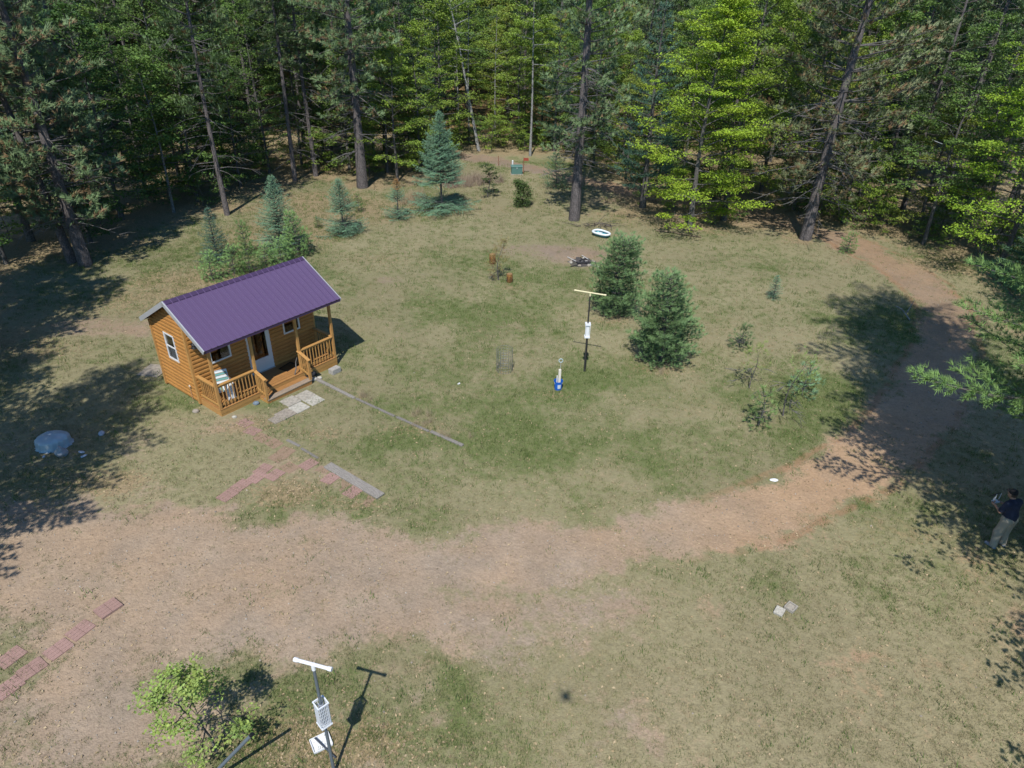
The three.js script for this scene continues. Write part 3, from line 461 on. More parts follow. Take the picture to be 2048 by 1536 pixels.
function plant(name, label, category, model, pos, { turn = 0, s = 1, sy = 1, group, tilt } = {}) {
  const t = thing(name, label, category, pos, turn, group); t.scale.set(s, s * sy, s); if (tilt) { t.rotation.order = 'XYZ'; t.rotation.x = tilt[0]; t.rotation.z = tilt[1]; }
  part(t, 'trunk', model.trunk, barkMat); part(t, 'crown', model.crown, model.mat); return t;
}
// ---------------------------------------------------------------- models shared by the woods
const C_BRIGHT = [0.25, 0.36, 0.045], C_MID = [0.15, 0.25, 0.05], C_DARK = [0.085, 0.165, 0.035], C_YEL = [0.28, 0.34, 0.055];
const PINES = [redPine(11, { h: 21 }), redPine(12, { h: 19, rad: 3.0, base: 0.2, brown: 0.22, dead: 30 }), redPine(13, { h: 22, base: 0.42, rad: 2.6, dead: 45, brown: 0.08 }), redPine(14, { h: 17, base: 0.12, rad: 2.8, brown: 0.05, dead: 20 })];
const BROAD = [
  leafTree(21, { h: 13, rad: 3.5, col: C_BRIGHT, base: 0.1, limbs: 34, leaves: 38 }), leafTree(22, { h: 15, rad: 3.7, col: C_MID, base: 0.12, limbs: 40, leaves: 36 }), leafTree(23, { h: 12, rad: 3.5, col: C_DARK, base: 0.1, limbs: 36, leaves: 38 }), leafTree(24, { h: 10, rad: 2.9, col: C_YEL, base: 0.07, limbs: 30, leaves: 36 }), leafTree(25, { h: 16, rad: 3.5, col: C_MID, base: 0.25, limbs: 36, leaves: 34 })];
const BIRCH = leafTree(31, { h: 15, r0: 0.1, rad: 2.2, base: 0.4, limbs: 22, col: C_BRIGHT, bark: [0.62, 0.6, 0.57], birch: true, size: 0.13 });
const CONIFERS = [whitePine(41, { h: 15, rad: 3.6, col: [0.09, 0.175, 0.08], step: 0.75, tuft: 8, nlen: 0.22, nw: 0.036, fill: 4.6 }), spruce(42, { h: 13, rad: 2.5, r0: 0.14, step: 0.5, per: 6, nlen: 0.2, nw: 0.04, tw: 0.4, col: [0.07, 0.145, 0.07], sparse: 0.1 })];
const SAPLING = [leafTree(51, { h: 3.6, r0: 0.03, rad: 1.3, base: 0.12, limbs: 14, subs: 5, leaves: 18, size: 0.12, col: C_BRIGHT, clump: 0.35 }), leafTree(52, { h: 2.6, r0: 0.025, rad: 1.2, base: 0.08, limbs: 12, subs: 5, leaves: 20, size: 0.12, col: C_MID, clump: 0.35 })];
// ---------------------------------------------------------------- things in the yard
const CONC = [0, 1, 2].map((k) => std({ color: lin(0.62 - 0.1 * k, 0.58 - 0.11 * k, 0.49 - 0.1 * k), map: SPECK, roughness: 0.95, bumpMap: FINEBUMP, bumpScale: 0.004 }));
const GREYW = [0.9, 1.05, 1.2].map((k) => std({ color: lin(0.31 * k, 0.29 * k, 0.27 * k), map: WOODG, roughness: 1, bumpMap: WOODG, bumpScale: 0.008 }));
const REDP = [0, 1, 2].map((k) => std({ color: lin(0.45 + 0.02 * k, 0.275 + 0.012 * k, 0.225 + 0.012 * k), map: SPECK, roughness: 0.95 }));
const SANDP = std({ color: lin(0.40, 0.27, 0.18), map: SPECK, roughness: 1 });
const cyl = (r0, r1, h, n = 12, open = false) => new THREE.CylinderGeometry(r0, r1, h, n, 1, open);
function between(a, b, r, n = 8, r2 = r) { const d = b.clone().sub(a), g = cyl(r2, r, d.length(), n); g.applyQuaternion(new THREE.Quaternion().setFromUnitVectors(V(0, 1, 0), d.clone().normalize())); return g.translate((a.x + b.x) / 2, (a.y + b.y) / 2, (a.z + b.z) / 2); }
function stone(seed, sx, sy, sz) { const r = rng(seed), g = new THREE.IcosahedronGeometry(1, 2), p = g.attributes.position; for (let i = 0; i < p.count; i++) { const k = 0.8 + 0.4 * vnoise(p.getX(i) * 1.7 + seed * 3.1, p.getY(i) * 1.7 + p.getZ(i) * 1.3 + seed); p.setXYZ(i, p.getX(i) * sx * k, p.getY(i) * sy * k, p.getZ(i) * sz * k); } g.computeVertexNormals(); return g; }

// concrete slabs before the step
[[628, 801, 0, 'pale'], [598, 816, 0, 'pale'], [571, 829, 2, 'greyer'], [554, 839, 2, 'half buried'], [581, 803, 1, 'dusty'], [611, 792, 1, 'dusty']].forEach(([x, y, k, w], i) => { const p = gp(x, y), s = i === 3 ? 0.42 : 0.54; const m = solo('concrete_slab', `${w} square concrete slab at the foot of the cabin step${i === 0 ? ', beside the timber edging' : ''}`, 'slab', new RoundedBoxGeometry(s, 0.07, s, 1, 0.012), CONC[k], p.add(V(0, -0.008 + 0.006 * (i % 3), 0)), CABIN_TURN + 0.01 * (i % 3), 'concrete slabs by the step'); m.rotation.z = 0.012 * ((i % 3) - 1); });
{ const p = gp(309, 742); solo('concrete_pad', 'flat grey concrete pad against the back corner of the cabin', 'slab', new RoundedBoxGeometry(0.85, 0.08, 0.85, 1, 0.01), CONC[2], p, CABIN_TURN + 0.5); }
// timber edging
function timber(x0, y0, x1, y1, w, h, label, name, mat, sink = 0.45, group) { const a = gp(x0, y0), b = gp(x1, y1), d = b.clone().sub(a), L = Math.hypot(d.x, d.z), n = 6, g = new RoundedBoxGeometry(L, h, w, 2, Math.min(h, w) * 0.2), p = g.attributes.position; for (let i = 0; i < p.count; i++) { const q = vnoise(p.getX(i) * 4 + x0, 3.3) - 0.5; p.setZ(i, p.getZ(i) + q * 0.02); p.setY(i, p.getY(i) + (vnoise(p.getX(i) * 3 + y0, 9) - 0.5) * 0.012); } g.computeVertexNormals(); uvScale(g, L, 1); return solo(name, label, 'timber', g, mat, a.add(b).multiplyScalar(0.5).add(V(0, h * (0.5 - sink), 0)), -Math.atan2(d.z, d.x), group); }
timber(630, 758, 709, 797, 0.12, 0.11, 'weathered grey landscape timber running out from the cabin porch', 'landscape_timber', GREYW[2]);
timber(712, 798, 790, 833, 0.10, 0.09, 'weathered timber edging half hidden by dry grass', 'landscape_timber', GREYW[0], 0.6, 'timber edging pieces'); timber(793, 834, 858, 863, 0.10, 0.09, 'weathered timber edging half hidden by dry grass', 'landscape_timber', GREYW[0], 0.6, 'timber edging pieces');
timber(861, 864, 926, 892, 0.12, 0.10, 'last piece of grey timber edging ending on the open lawn', 'landscape_timber', GREYW[1]);
timber(574, 880, 599, 893, 0.10, 0.06, 'short splintered piece of grey edging beside the red pavers', 'landscape_timber', GREYW[1], 0.5); timber(603, 897, 636, 917, 0.09, 0.06, 'short half buried edging next to the wide old board', 'landscape_timber', GREYW[0], 0.6);
timber(655, 931, 762, 994, 0.30, 0.06, 'wide weathered silver grey board lying along the red pavers', 'old_board', GREYW[2], 0.1);
// red pavers, each scored like eight small bricks
const paverG = (() => { const L = [box(0.40, 0.05, 0.50, 0, -0.006, 0)]; for (let i = 0; i < 4; i++) for (let j = 0; j < 2; j++) L.push(box(0.094, 0.012, 0.243, -0.15 + 0.1 * i, 0.024, -0.125 + 0.25 * j)); return mergeGeometries(L); })();
{ const turnOf = (x0, y0, x1, y1) => { const a = gp(x0, y0), b = gp(x1, y1); return Math.atan2(b.x - a.x, b.z - a.z); };
  const t1 = turnOf(188, 1223, 222, 1199);
  [[217, 1218], [161, 1261], [117, 1299], [64, 1338], [22, 1315], [17, 1376]].forEach(([x, y], i) => solo('red_paver', i ? 'red brick patterned paver in the short path across the bare dirt' : 'red paver lying proud of the dirt at the end of the short path', 'paver', paverG, REDP[i % 3], gp(x, y).add(V(0, i ? -0.008 : 0.025, 0)), t1 + 0.06 * ((i * 5) % 3 - 1), 'pavers across the dirt'));
  [[455, 991, .1], [482, 971, .1], [514, 955, .05], [527, 939, 0], [550, 950, .1]].forEach(([x, y, w], i) => solo('red_paver', 'red brick patterned paver in the curved path below the cabin', 'paver', paverG, REDP[i % 3], gp(x, y).add(V(0, -0.012, 0)), CABIN_TURN + 1.57 + 0.25 - w, 'pavers of the curved path'));
  [[617, 929], [640, 943], [661, 957], [684, 969], [706, 984], [733, 999]].forEach(([x, y], i) => solo('red_paver', i % 2 ? 'sandy soil covered paver beside the wide old board' : 'worn red paver beside the wide old board', 'paver', paverG, i % 2 ? SANDP : REDP[i % 3], gp(x, y).add(V(0, i % 2 ? -0.03 : -0.012, 0)), -0.62 + 0.05 * (i % 3), i % 2 ? 'sandy pavers by the board' : 'red pavers by the board'));
  [[579, 935], [556, 915], [572, 903], [548, 887], [524, 876], [505, 862], [490, 846]].forEach(([x, y], i) => solo('sandy_paver', 'paver under sandy soil between the slabs and the curved red path', 'paver', paverG, i > 4 ? REDP[0] : SANDP, gp(x, y).add(V(0, -0.024, 0)), CABIN_TURN + 0.1 * (i % 3), 'soil covered pavers')); }
{ const A = gp(1558, 1225), B = gp(1581, 1217); const t = solo('concrete_block', 'light grey square concrete block lying flat on dry grass, tilted', 'block', new RoundedBoxGeometry(0.24, 0.09, 0.21, 1, 0.01), CONC[0], A.add(V(0, 0.03, 0)), 0.9); t.rotation.z = 0.12; solo('concrete_block', 'hollow grey concrete block lying beside the tilted one on dry grass', 'block', mergeGeometries([box(0.26, 0.09, 0.03, 0, 0, 0.1), box(0.26, 0.09, 0.03, 0, 0, -0.1), box(0.03, 0.09, 0.17, 0.115, 0, 0), box(0.03, 0.09, 0.17, -0.115, 0, 0), box(0.2, 0.05, 0.17, 0, -0.018, 0)]), CONC[1], B.add(V(0, 0.035, 0)), 0.75); }
{ const p = gp(670, 745); solo('cinder_block', 'pale concrete block beside the porch corner', 'block', new RoundedBoxGeometry(0.4, 0.2, 0.26, 1, 0.012), std({ color: lin(0.5, 0.47, 0.42), map: SPECK, roughness: 0.95 }), p.add(V(0, 0.1, 0)), CABIN_TURN + 0.05); }
[[628, 760, 0.13, 'white stone by the step newel'], [639, 757, 0.10, 'small pale stone beside the dark log end'], [392, 824, 0.12, 'grey stone in grass beside the cabin wall'], [469, 835, 0.08, 'small white stone below the porch corner'], [513, 808, 0.12, 'blue grey stone under the porch railing']].forEach(([x, y, s, l], i) => solo('loose_stone', l, 'stone', stone(i + 3, s, s * 0.6, s * 0.8), i === 4 ? std({ color: lin(0.2, 0.26, 0.32), map: SPECK }) : CONC[i === 2 ? 2 : 0], gp(x, y).add(V(0, s * 0.3, 0))));
{ const p = gp(622, 754); solo('log_end', 'short dark log lying at the right of the porch step', 'log', cyl(0.1, 0.1, 0.4, 12).rotateZ(Math.PI / 2), std({ color: lin(0.035, 0.035, 0.04), map: BARK }), p.add(V(0, 0.08, 0)), 0.9); }

// T topped feeder poles
function feederPole(base, h, ends, label, mats, boxAt, tray) {
  const t = thing('feeder_pole', label, 'pole', base);
  part(t, 'pole', cyl(0.026, 0.032, h, 10).translate(0, h / 2, 0), mats.pole);
  const a = ends[0].clone().sub(base), b = ends[1].clone().sub(base); const y = h + 0.03; a.y = y; b.y = y; const mid = a.clone().add(b).multiplyScalar(0.5), half = b.clone().sub(a).multiplyScalar(0.5); a.copy(half).multiplyScalar(-1).setY(y); b.copy(half).setY(y);
  const bar = part(t, 'crossbar', between(a, b, mats.thick, 10), mats.bar);
  for (const e of [a, b]) { const q = part(bar, 'end_cap', cyl(mats.thick * 1.25, mats.thick * 1.25, 0.07, 10), mats.bar); q.quaternion.setFromUnitVectors(V(0, 1, 0), half.clone().normalize()); q.position.copy(e).multiplyScalar(1).addScaledVector(half.clone().normalize(), e === a ? 0.03 : -0.03).setY(y); }
  const tee = part(bar, 'tee_joint', cyl(mats.thick * 1.15, mats.thick * 1.15, 0.14, 10).translate(0, h - 0.03, 0), mats.bar);
  return t;
}
{
  const base = gp(669, 1546), h = riseTo(base, 1331), ends = [gpy(585, 1317, h), gpy(659, 1337, h)];
  const PIPE = std({ color: lin(0.22, 0.26, 0.3), roughness: 0.45, metalness: 0.5 });
  const t = feederPole(base, h, ends, 'grey metal pole with thick white crossbar and white lattice basket', { pole: PIPE, bar: std({ color: lin(0.85, 0.85, 0.85), roughness: 0.4 }), thick: 0.032 });
  // lattice basket half way up: slats on four sides, rims, floor
  const g = new THREE.Group(); g.name = 'lattice_basket'; t.add(g); const y0 = riseTo(base, 1446), y1 = riseTo(base, 1410); g.position.y = y0; g.rotation.y = 0.75; const H = y1 - y0 + 0.06, w = 0.095, WP = std({ color: lin(0.78, 0.8, 0.83), roughness: 0.5 });
  for (const y of [0, H]) part(g, 'rim', mergeGeometries([box(2 * w + 0.02, 0.025, 0.02, 0, y, w), box(2 * w + 0.02, 0.025, 0.02, 0, y, -w), box(0.02, 0.025, 2 * w - 0.02, w, y, 0), box(0.02, 0.025, 2 * w - 0.02, -w, y, 0)]), WP);
  for (let s = 0; s < 4; s++) { const f = part(g, 'lattice_side', mergeGeometries([...Array.from({ length: 6 }, (_, i) => box(0.012, H - 0.026, 0.006, -w + 0.02 + i * 0.03, H / 2, w)), ...Array.from({ length: 7 }, (_, i) => box(2 * w - 0.03, 0.010, 0.005, 0, 0.03 + (H - 0.06) * i / 6, w - 0.006))]), WP); f.rotation.y = s * Math.PI / 2; }
  part(g, 'basket_floor', box(2 * w - 0.02, 0.012, 2 * w - 0.02, 0, 0.01, 0), WP); part(g, 'seed_tube', cyl(0.045, 0.045, H * 0.9, 10).translate(0, H / 2, 0), std({ color: lin(0.3, 0.33, 0.38), roughness: 0.3 }));
  const tp = gp(643, 1488); const tr = thing('white_tray', 'white plastic tray lying in grass beside the lattice basket pole', 'tray', tp.clone().add(V(0, 0.03, 0)), 0.55); const TW = std({ color: lin(0.86, 0.86, 0.85), roughness: 0.4 });
  part(tr, 'tray_floor', new RoundedBoxGeometry(0.36, 0.02, 0.30, 1, 0.006), TW); part(tr, 'tray_rim', mergeGeometries([box(0.36, 0.05, 0.015, 0, 0.02, 0.15), box(0.36, 0.05, 0.015, 0, 0.02, -0.15), box(0.015, 0.05, 0.285, 0.18, 0.02, 0), box(0.015, 0.05, 0.285, -0.18, 0.02, 0)]), TW);
  const q0 = gp(631, 1482).add(V(0, 0.10, 0)), q1 = gp(672, 1518).add(V(0, 0.04, 0)); solo('shadow_bar', 'dark bar standing in for a cast shadow across the white tray', 'bar', between(q0.clone().sub(q0), q1.clone().sub(q0), 0.018, 8), std({ color: lin(0.07, 0.08, 0.1), roughness: 0.5, metalness: 0.4 }), q0);  // dark rod put in for the arm shadow that crosses tray and grass
  const pb = V(-5.6, -0.06, -7.12); pb.y += groundH(pb.x, pb.z); const tip = V(-4.40, 1.454, -7.22); const pp = thing('grey_pipe', 'blue grey steel pipe planted aslant in the grass near the small leafy tree', 'pipe', pb); part(pp, 'pipe', between(V(0, 0, 0), tip.clone().sub(pb), 0.034, 12), PIPE); const cp = part(pp, 'end_cap', cyl(0.037, 0.037, 0.05, 12), DARKM); cp.position.copy(tip).sub(pb); cp.quaternion.setFromUnitVectors(V(0, 1, 0), tip.clone().sub(pb).normalize());
}
{
  const base = gp(1168.5, 743), h = riseTo(base, 587), ends = [gpy(1149.5, 578, h), gpy(1212, 588, h)];
  const t = feederPole(base, h, ends, 'dark pole with thin cream crossbar and white box, by the two young pines', { pole: std({ color: lin(0.035, 0.033, 0.03), roughness: 0.6 }), bar: std({ color: lin(0.78, 0.7, 0.42), roughness: 0.6 }), thick: 0.026 });
  const y0 = riseTo(base, 673), y1 = riseTo(base, 648), g = new THREE.Group(); g.name = 'feeder_box'; t.add(g); g.position.y = y0; const H = y1 - y0; const WP = std({ color: lin(0.82, 0.83, 0.84), roughness: 0.5 });
  part(g, 'box_body', new RoundedBoxGeometry(0.12, H, 0.12, 1, 0.01).translate(0, H / 2, 0), WP); part(g, 'box_base', box(0.2, 0.05, 0.2, 0, 0, 0), WP); part(g, 'box_lid', box(0.2, 0.07, 0.2, 0, H, 0), WP); for (const x of [-0.08, 0.08]) part(g, 'perch', box(0.018, H - 0.06, 0.018, x, H / 2, 0.08), WP);
  part(t, 'cable', between(V(0.05, 0.02, 0.02), V(0.03, y0, 0.02), 0.012, 6), DARKM);
}
{ // blue pail with a white post and a ring on a rod
  const p = gp(1116, 778), t = thing('blue_pail', 'bright blue plastic pail with white label standing on the lawn', 'pail', p); const BL = std({ color: lin(0.012, 0.14, 0.62), roughness: 0.4, side: THREE.DoubleSide });
  part(t, 'pail_wall', new THREE.LatheGeometry([[0.001, 0.012], [0.125, 0.012], [0.13, 0], [0.155, 0.34], [0.168, 0.34], [0.168, 0.36], [0.152, 0.36], [0.124, 0.02]].map(([x, y]) => new THREE.Vector2(x, y)), 24), BL); part(t, 'label_patch', new THREE.CylinderGeometry(0.153, 0.143, 0.16, 8, 1, true, -0.2, 0.8).translate(0, 0.17, 0), std({ color: lin(0.6, 0.66, 0.72), side: THREE.DoubleSide })); part(t, 'handle', new THREE.TorusGeometry(0.16, 0.006, 6, 20, Math.PI).rotateX(2.2).translate(0, 0.33, 0), GALV);
  const q = thing('white_post', 'white wooden post standing in the blue pail with a ring on a rod', 'post', p.clone().add(V(0.02, 0.02, 0.02))); part(q, 'post', new RoundedBoxGeometry(0.09, 0.80, 0.09, 1, 0.006).translate(0.01, 0.40, 0), std({ color: lin(0.72, 0.66, 0.55), roughness: 0.8 })); part(q, 'short_stake', box(0.04, 0.55, 0.03, -0.075, 0.275, 0.0), std({ color: lin(0.7, 0.66, 0.6) })); part(q, 'rod', cyl(0.008, 0.008, 1.08, 6).translate(0.03, 0.54, -0.055), GALV); part(q, 'ring', new THREE.TorusGeometry(0.07, 0.016, 8, 20).translate(0.03, 1.13, -0.055), std({ color: lin(0.45, 0.55, 0.55), roughness: 0.4 }));
}
{ // two cut logs stood on end by the sapling
  [[985, 527, 0.17, 0.50, 'taller upright cut log beside the thin dead sapling'], [1019, 564, 0.15, 0.42, 'short upright cut log stained orange in front of the sapling']].forEach(([x, y, r, h, l], i) => { const t = thing('log_stump', l, 'stump', gp(x, y)); const m = new MB(); m.tube([V(0, -0.03, 0), V(0, h * 0.5, 0), V(0, h, 0)], [r, r * 0.97, r * 0.98], 14, [0.42, 0.2, 0.045]); part(t, 'bark', m.geo(true), barkMat); part(t, 'cut_face', cyl(r * 0.9, r * 0.9, 0.012, 16).translate(0, h + 0.004, 0), std({ color: lin(0.4, 0.24, 0.1), map: WOODG })); for (let k = 0; k < 3; k++) part(t, 'bark_strip', box(0.03, h * 0.7, 0.012, 0, h * 0.45, r + 0.002).rotateY(k * 0.9 - 0.6), std({ color: lin(0.13, 0.05, 0.015) })); });
}
{ // fire pit
  const ash = FIRE.clone(); ash.y = groundH(ash.x, ash.z); const t = thing('fire_pit', 'shallow fire pit of grey ash with charred sticks behind the young pine', 'fire pit', ash); const r = rng(8);
  const g = new THREE.CircleGeometry(0.9, 40).rotateX(-Math.PI / 2), P = g.attributes.position; for (let i = 0; i < P.count; i++) { const x = P.getX(i), z = P.getZ(i), d = Math.hypot(x, z), k = d > 0.8 ? 0.8 + 0.35 * vnoise(x * 4 + 9, z * 4) : 1; P.setXYZ(i, x * k, groundH(ash.x + x * k, ash.z + z * k) - ash.y + (d > 0.8 ? -0.012 : 0.05), z * k); } g.computeVertexNormals(); part(t, 'ash_bed', g, std({ color: lin(0.1, 0.088, 0.082), map: SPECK, roughness: 1 }));
  for (let k = 0; k < 13; k++) { const a = r() * 6.28, d = r() * 0.5, L = 0.25 + r() * 0.6, az = r() * 6.28, p = V(Math.cos(a) * d, 0.07 + r() * 0.05, Math.sin(a) * d), e = p.clone().add(V(Math.cos(az) * L, 0.01 + r() * 0.04, Math.sin(az) * L)); const q = part(t, 'charred_stick', between(p, e, 0.02 + r() * 0.025, 6), std({ color: k % 3 === 2 ? lin(0.5, 0.48, 0.45) : lin(0.02, 0.02, 0.022), roughness: 0.9 })); }
  part(t, 'charred_stick', between(V(0.1, 0.05, 0), V(-0.12, 0.3, -0.05), 0.025, 6), std({ color: lin(0.02, 0.02, 0.022), roughness: 0.9 }));
  for (let k = 0; k < 9; k++) { const a = k / 9 * 6.28 + r(), s = 0.05 + r() * 0.06; part(t, 'pit_stone', stone(40 + k, s, s * 0.7, s), CONC[k % 3 ? 2 : 0]).position.set(Math.cos(a) * 0.62, 0.06, Math.sin(a) * 0.6); }
}
{ // small white boat with turquoise hull
  const a = gp(1188, 468), b = gp(1217, 477), d = b.clone().sub(a), L = Math.hypot(d.x, d.z), mid = a.clone().add(b).multiplyScalar(0.5), t = thing('small_boat', 'small white and turquoise plastic boat resting on the lawn', 'boat', mid, -Math.atan2(d.z, d.x)); const rimP = [], S = 36; const w = 0.29 * L; const at = (i, k, y) => { const q = i / S * 6.283, c = Math.cos(q), s = Math.sin(q); return V(Math.sign(c) * Math.pow(Math.abs(c), 0.75) * L * 0.5 * k, y, Math.sign(s) * Math.pow(Math.abs(s), 0.8) * w * k * (1 - 0.12 * c)); };
  for (let i = 0; i < S; i++) rimP.push(at(i, 1, 0.22)); const curve = new THREE.CatmullRomCurve3(rimP, true); part(t, 'rim', new THREE.TubeGeometry(curve, 60, 0.065, 8, true), std({ color: lin(0.82, 0.86, 0.86), roughness: 0.35 }));
  const m = new MB(); const R = [[0.62, 0.02], [0.9, 0.06], [1.02, 0.2]]; const ids = R.map(([k, y]) => Array.from({ length: S + 1 }, (_, i) => { const q = at(i % S, k, y); return m.v(q.x, q.y, q.z, [0.05, 0.36, 0.42]); })); for (let j = 0; j < 2; j++) for (let i = 0; i < S; i++) m.i.push(ids[j][i], ids[j + 1][i], ids[j][i + 1], ids[j][i + 1], ids[j + 1][i], ids[j + 1][i + 1]); const c = m.v(0, 0.02, 0, [0.05, 0.36, 0.42]); for (let i = 0; i < S; i++) m.i.push(c, ids[0][i], ids[0][i + 1]);
  part(t, 'hull', m.geo(true), std({ vertexColors: true, roughness: 0.35, side: THREE.DoubleSide })); const fl = new THREE.CircleGeometry(1, 28).rotateX(-Math.PI / 2).scale(L * 0.38, 1, w * 0.62).translate(0.03 * L, 0.10, 0); part(t, 'floor', fl, std({ color: lin(0.14, 0.17, 0.2), roughness: 0.7, side: THREE.DoubleSide })); part(t, 'seat', new RoundedBoxGeometry(L * 0.16, 0.05, w * 1.1, 1, 0.015).translate(-L * 0.12, 0.15, 0), std({ color: lin(0.6, 0.66, 0.68), roughness: 0.5 }));
}
{ // buried cable box, marker posts
  const p = gp(1033, 348), t = thing('utility_box', 'green metal utility box standing beside the woodland road', 'utility box', p, 0.1), G = std({ color: lin(0.09, 0.2, 0.17), roughness: 0.5 }); part(t, 'cabinet', new RoundedBoxGeometry(0.82, 0.5, 0.6, 1, 0.02).translate(0, 0.3, 0), G); part(t, 'lid', new RoundedBoxGeometry(0.88, 0.09, 0.66, 1, 0.02).translate(0, 0.59, 0), std({ color: lin(0.11, 0.23, 0.2), roughness: 0.5 })); part(t, 'plinth', box(0.9, 0.08, 0.68, 0, 0.02, 0), CONC[1]); part(t, 'hasp', box(0.06, 0.1, 0.03, 0, 0.5, 0.31), GALV);
  const a = thing('marker_post', 'white capped marker post at the side of the green utility box', 'post', gp(1025, 345)); part(a, 'post', cyl(0.06, 0.06, 0.85, 12).translate(0, 0.42, 0), WHITEM); part(a, 'cap', new THREE.SphereGeometry(0.07, 12, 6, 0, 6.3, 0, 1.57).translate(0, 0.85, 0), WHITEM);
  const RU = std({ color: lin(0.2, 0.06, 0.03), roughness: 0.9 }); const b = thing('sign_post', 'rusty post with a small red sign beside the utility box', 'sign', gp(1047, 347)); part(b, 'post', box(0.05, 1.2, 0.05, 0, 0.58, 0), RU); part(b, 'sign_plate', box(0.36, 0.22, 0.012, 0.18, 1.06, 0.04), std({ color: lin(0.33, 0.06, 0.03), roughness: 0.7 }));
  solo('stake', 'thin rusty stake standing alone near the woodland road', 'stake', box(0.04, 0.75, 0.04, 0, 0.35, 0), RU, gp(997, 331));
}
// wire cage guarding a seedling
function wireCage(px, py, rad, h, label) { const L = [], n = 18; for (let k = 0; k < n; k++) { const a = k / n * 6.283; L.push(cyl(0.004, 0.004, h, 4).translate(Math.cos(a) * rad, h / 2, Math.sin(a) * rad)); } for (let y = 0.03; y < h; y += 0.11) L.push(new THREE.TorusGeometry(rad, 0.004, 4, 24).rotateX(Math.PI / 2).translate(0, y, 0)); return solo('wire_cage', label, 'cage', mergeGeometries(L), std({ color: lin(0.3, 0.31, 0.32), roughness: 0.5, metalness: 0.6 }), gp(px, py)); }
wireCage(1009, 741, 0.30, 0.95, 'faint cylinder of thin grey wire fencing on the open lawn');
{ const t = thing('stake_guard', 'three thin stakes round the caged sapling near the utility box', 'stakes', gp(977, 396)); for (const [x, z, h] of [[-0.3, 0.1, 1.3], [0.3, 0.15, 1.1], [0.05, -0.3, 1.2]]) part(t, 'stake', cyl(0.018, 0.018, h, 6).translate(x, h / 2 - 0.05, z), std({ color: lin(0.05, 0.06, 0.05) })); }
// fallen wood
function fallen(name, label, pts, rads, col, pos, twigs, seed) { const m = new MB(), r = rng(seed); m.tube(pts, rads, 6, col); for (let k = 0; k < twigs; k++) { const q = along(pts, 0.15 + 0.8 * r()); m.tube(bough(q, r() * 6.28, 0.2 + r() * 0.5, 0.3 + r() * 0.5, -0.3, 3, r), [0.016, 0.012, 0.008, 0.004], 4, col, false); } return solo(name, label, 'branch', m.geo(true), barkMat, pos); }
{ const a = gp(1312, 463), b = gp(1402, 476), d = b.clone().sub(a); fallen('fallen_branch', 'long pale fallen branch on the grass before the bright maple', [V(0, 0.05, 0), V(d.x * 0.35, 0.09, d.z * 0.3), V(d.x * 0.7, 0.06, d.z * 0.72), V(d.x, 0.06, d.z)], [0.05, 0.04, 0.035, 0.03], [0.36, 0.27, 0.17], a, 6, 5); }
{ const a = gp(1806, 639), r = rng(12), t = thing('forked_branch', 'forked bleached dead branch sticking up from the shaded grass by the drive', 'branch', a); const m = new MB(); m.tube([V(0.25, 0, 0.1), V(0.05, 0.25, 0), V(-0.2, 0.5, -0.05), V(-0.5, 0.62, -0.1)], [0.035, 0.03, 0.022, 0.012], 5, [0.5, 0.5, 0.5]); part(t, 'stem', m.geo(true), barkMat); const n = new MB(); n.tube([V(0.04, 0.26, 0), V(0.14, 0.6, 0), V(0.2, 0.95, 0.02)], [0.025, 0.02, 0.01], 5, [0.5, 0.5, 0.5]); part(t, 'fork', n.geo(true), barkMat); }
{ const a = gp(1205, 452), r = rng(33), t = thing('brush_pile', 'small heap of bare grey sticks behind the white boat', 'brush pile', a); for (let k = 0; k < 16; k++) { const m = new MB(), L = 0.6 + r() * 1.2; m.tube(bough(V((r() - 0.5) * 1.2, 0.04, (r() - 0.5) * 0.7), r() * 6.28, 0.05 + r() * 0.5, L, -0.35, 4, r), [0.025, 0.02, 0.015, 0.01, 0.005], 4, vary([0.3, 0.25, 0.2], 0.4, r)); part(t, 'stick', m.geo(true), barkMat); } }
{ const a = gp(1170, 452), r = rng(34), t = thing('brush_pile', 'thin scatter of bare sticks beside the lone tall pine foot', 'brush pile', a); for (let k = 0; k < 8; k++) { const m = new MB(), L = 0.4 + r() * 0.9; m.tube(bough(V((r() - 0.5) * 1.0, 0.03, (r() - 0.5) * 0.7), r() * 6.28, 0.05 + r() * 0.5, L, -0.35, 4, r), [0.02, 0.016, 0.012, 0.008, 0.004], 4, vary([0.28, 0.23, 0.18], 0.4, r)); part(t, 'stick', m.geo(true), barkMat); } }
// litter scraps
[[1548, 961, 'crumpled white paper scrap on grass beside the drive bend'], [918, 768, 'small white scrap on the lawn beyond the timber edging'], [203, 868, 'pale scrap of plastic in shade beside the covered tub'], [163, 905, 'white scrap of plastic next to the grey bag'], [168, 913, 'bluish scrap of plastic below the white one near the grey bag'], [88, 914, 'tiny pale scrap left of the grey bag']].forEach(([x, y, l], i) => { const s = [0.12, 0.07, 0.16, 0.11, 0.1, 0.07][i]; solo('litter_scrap', l, 'litter', stone(60 + i, s, s * 0.3, s * 0.55), std({ color: i > 1 ? lin(0.5, 0.54, 0.6) : lin(0.8, 0.8, 0.8), roughness: 0.6 }), gp(x, y).add(V(0, 0.02, 0)), i); });
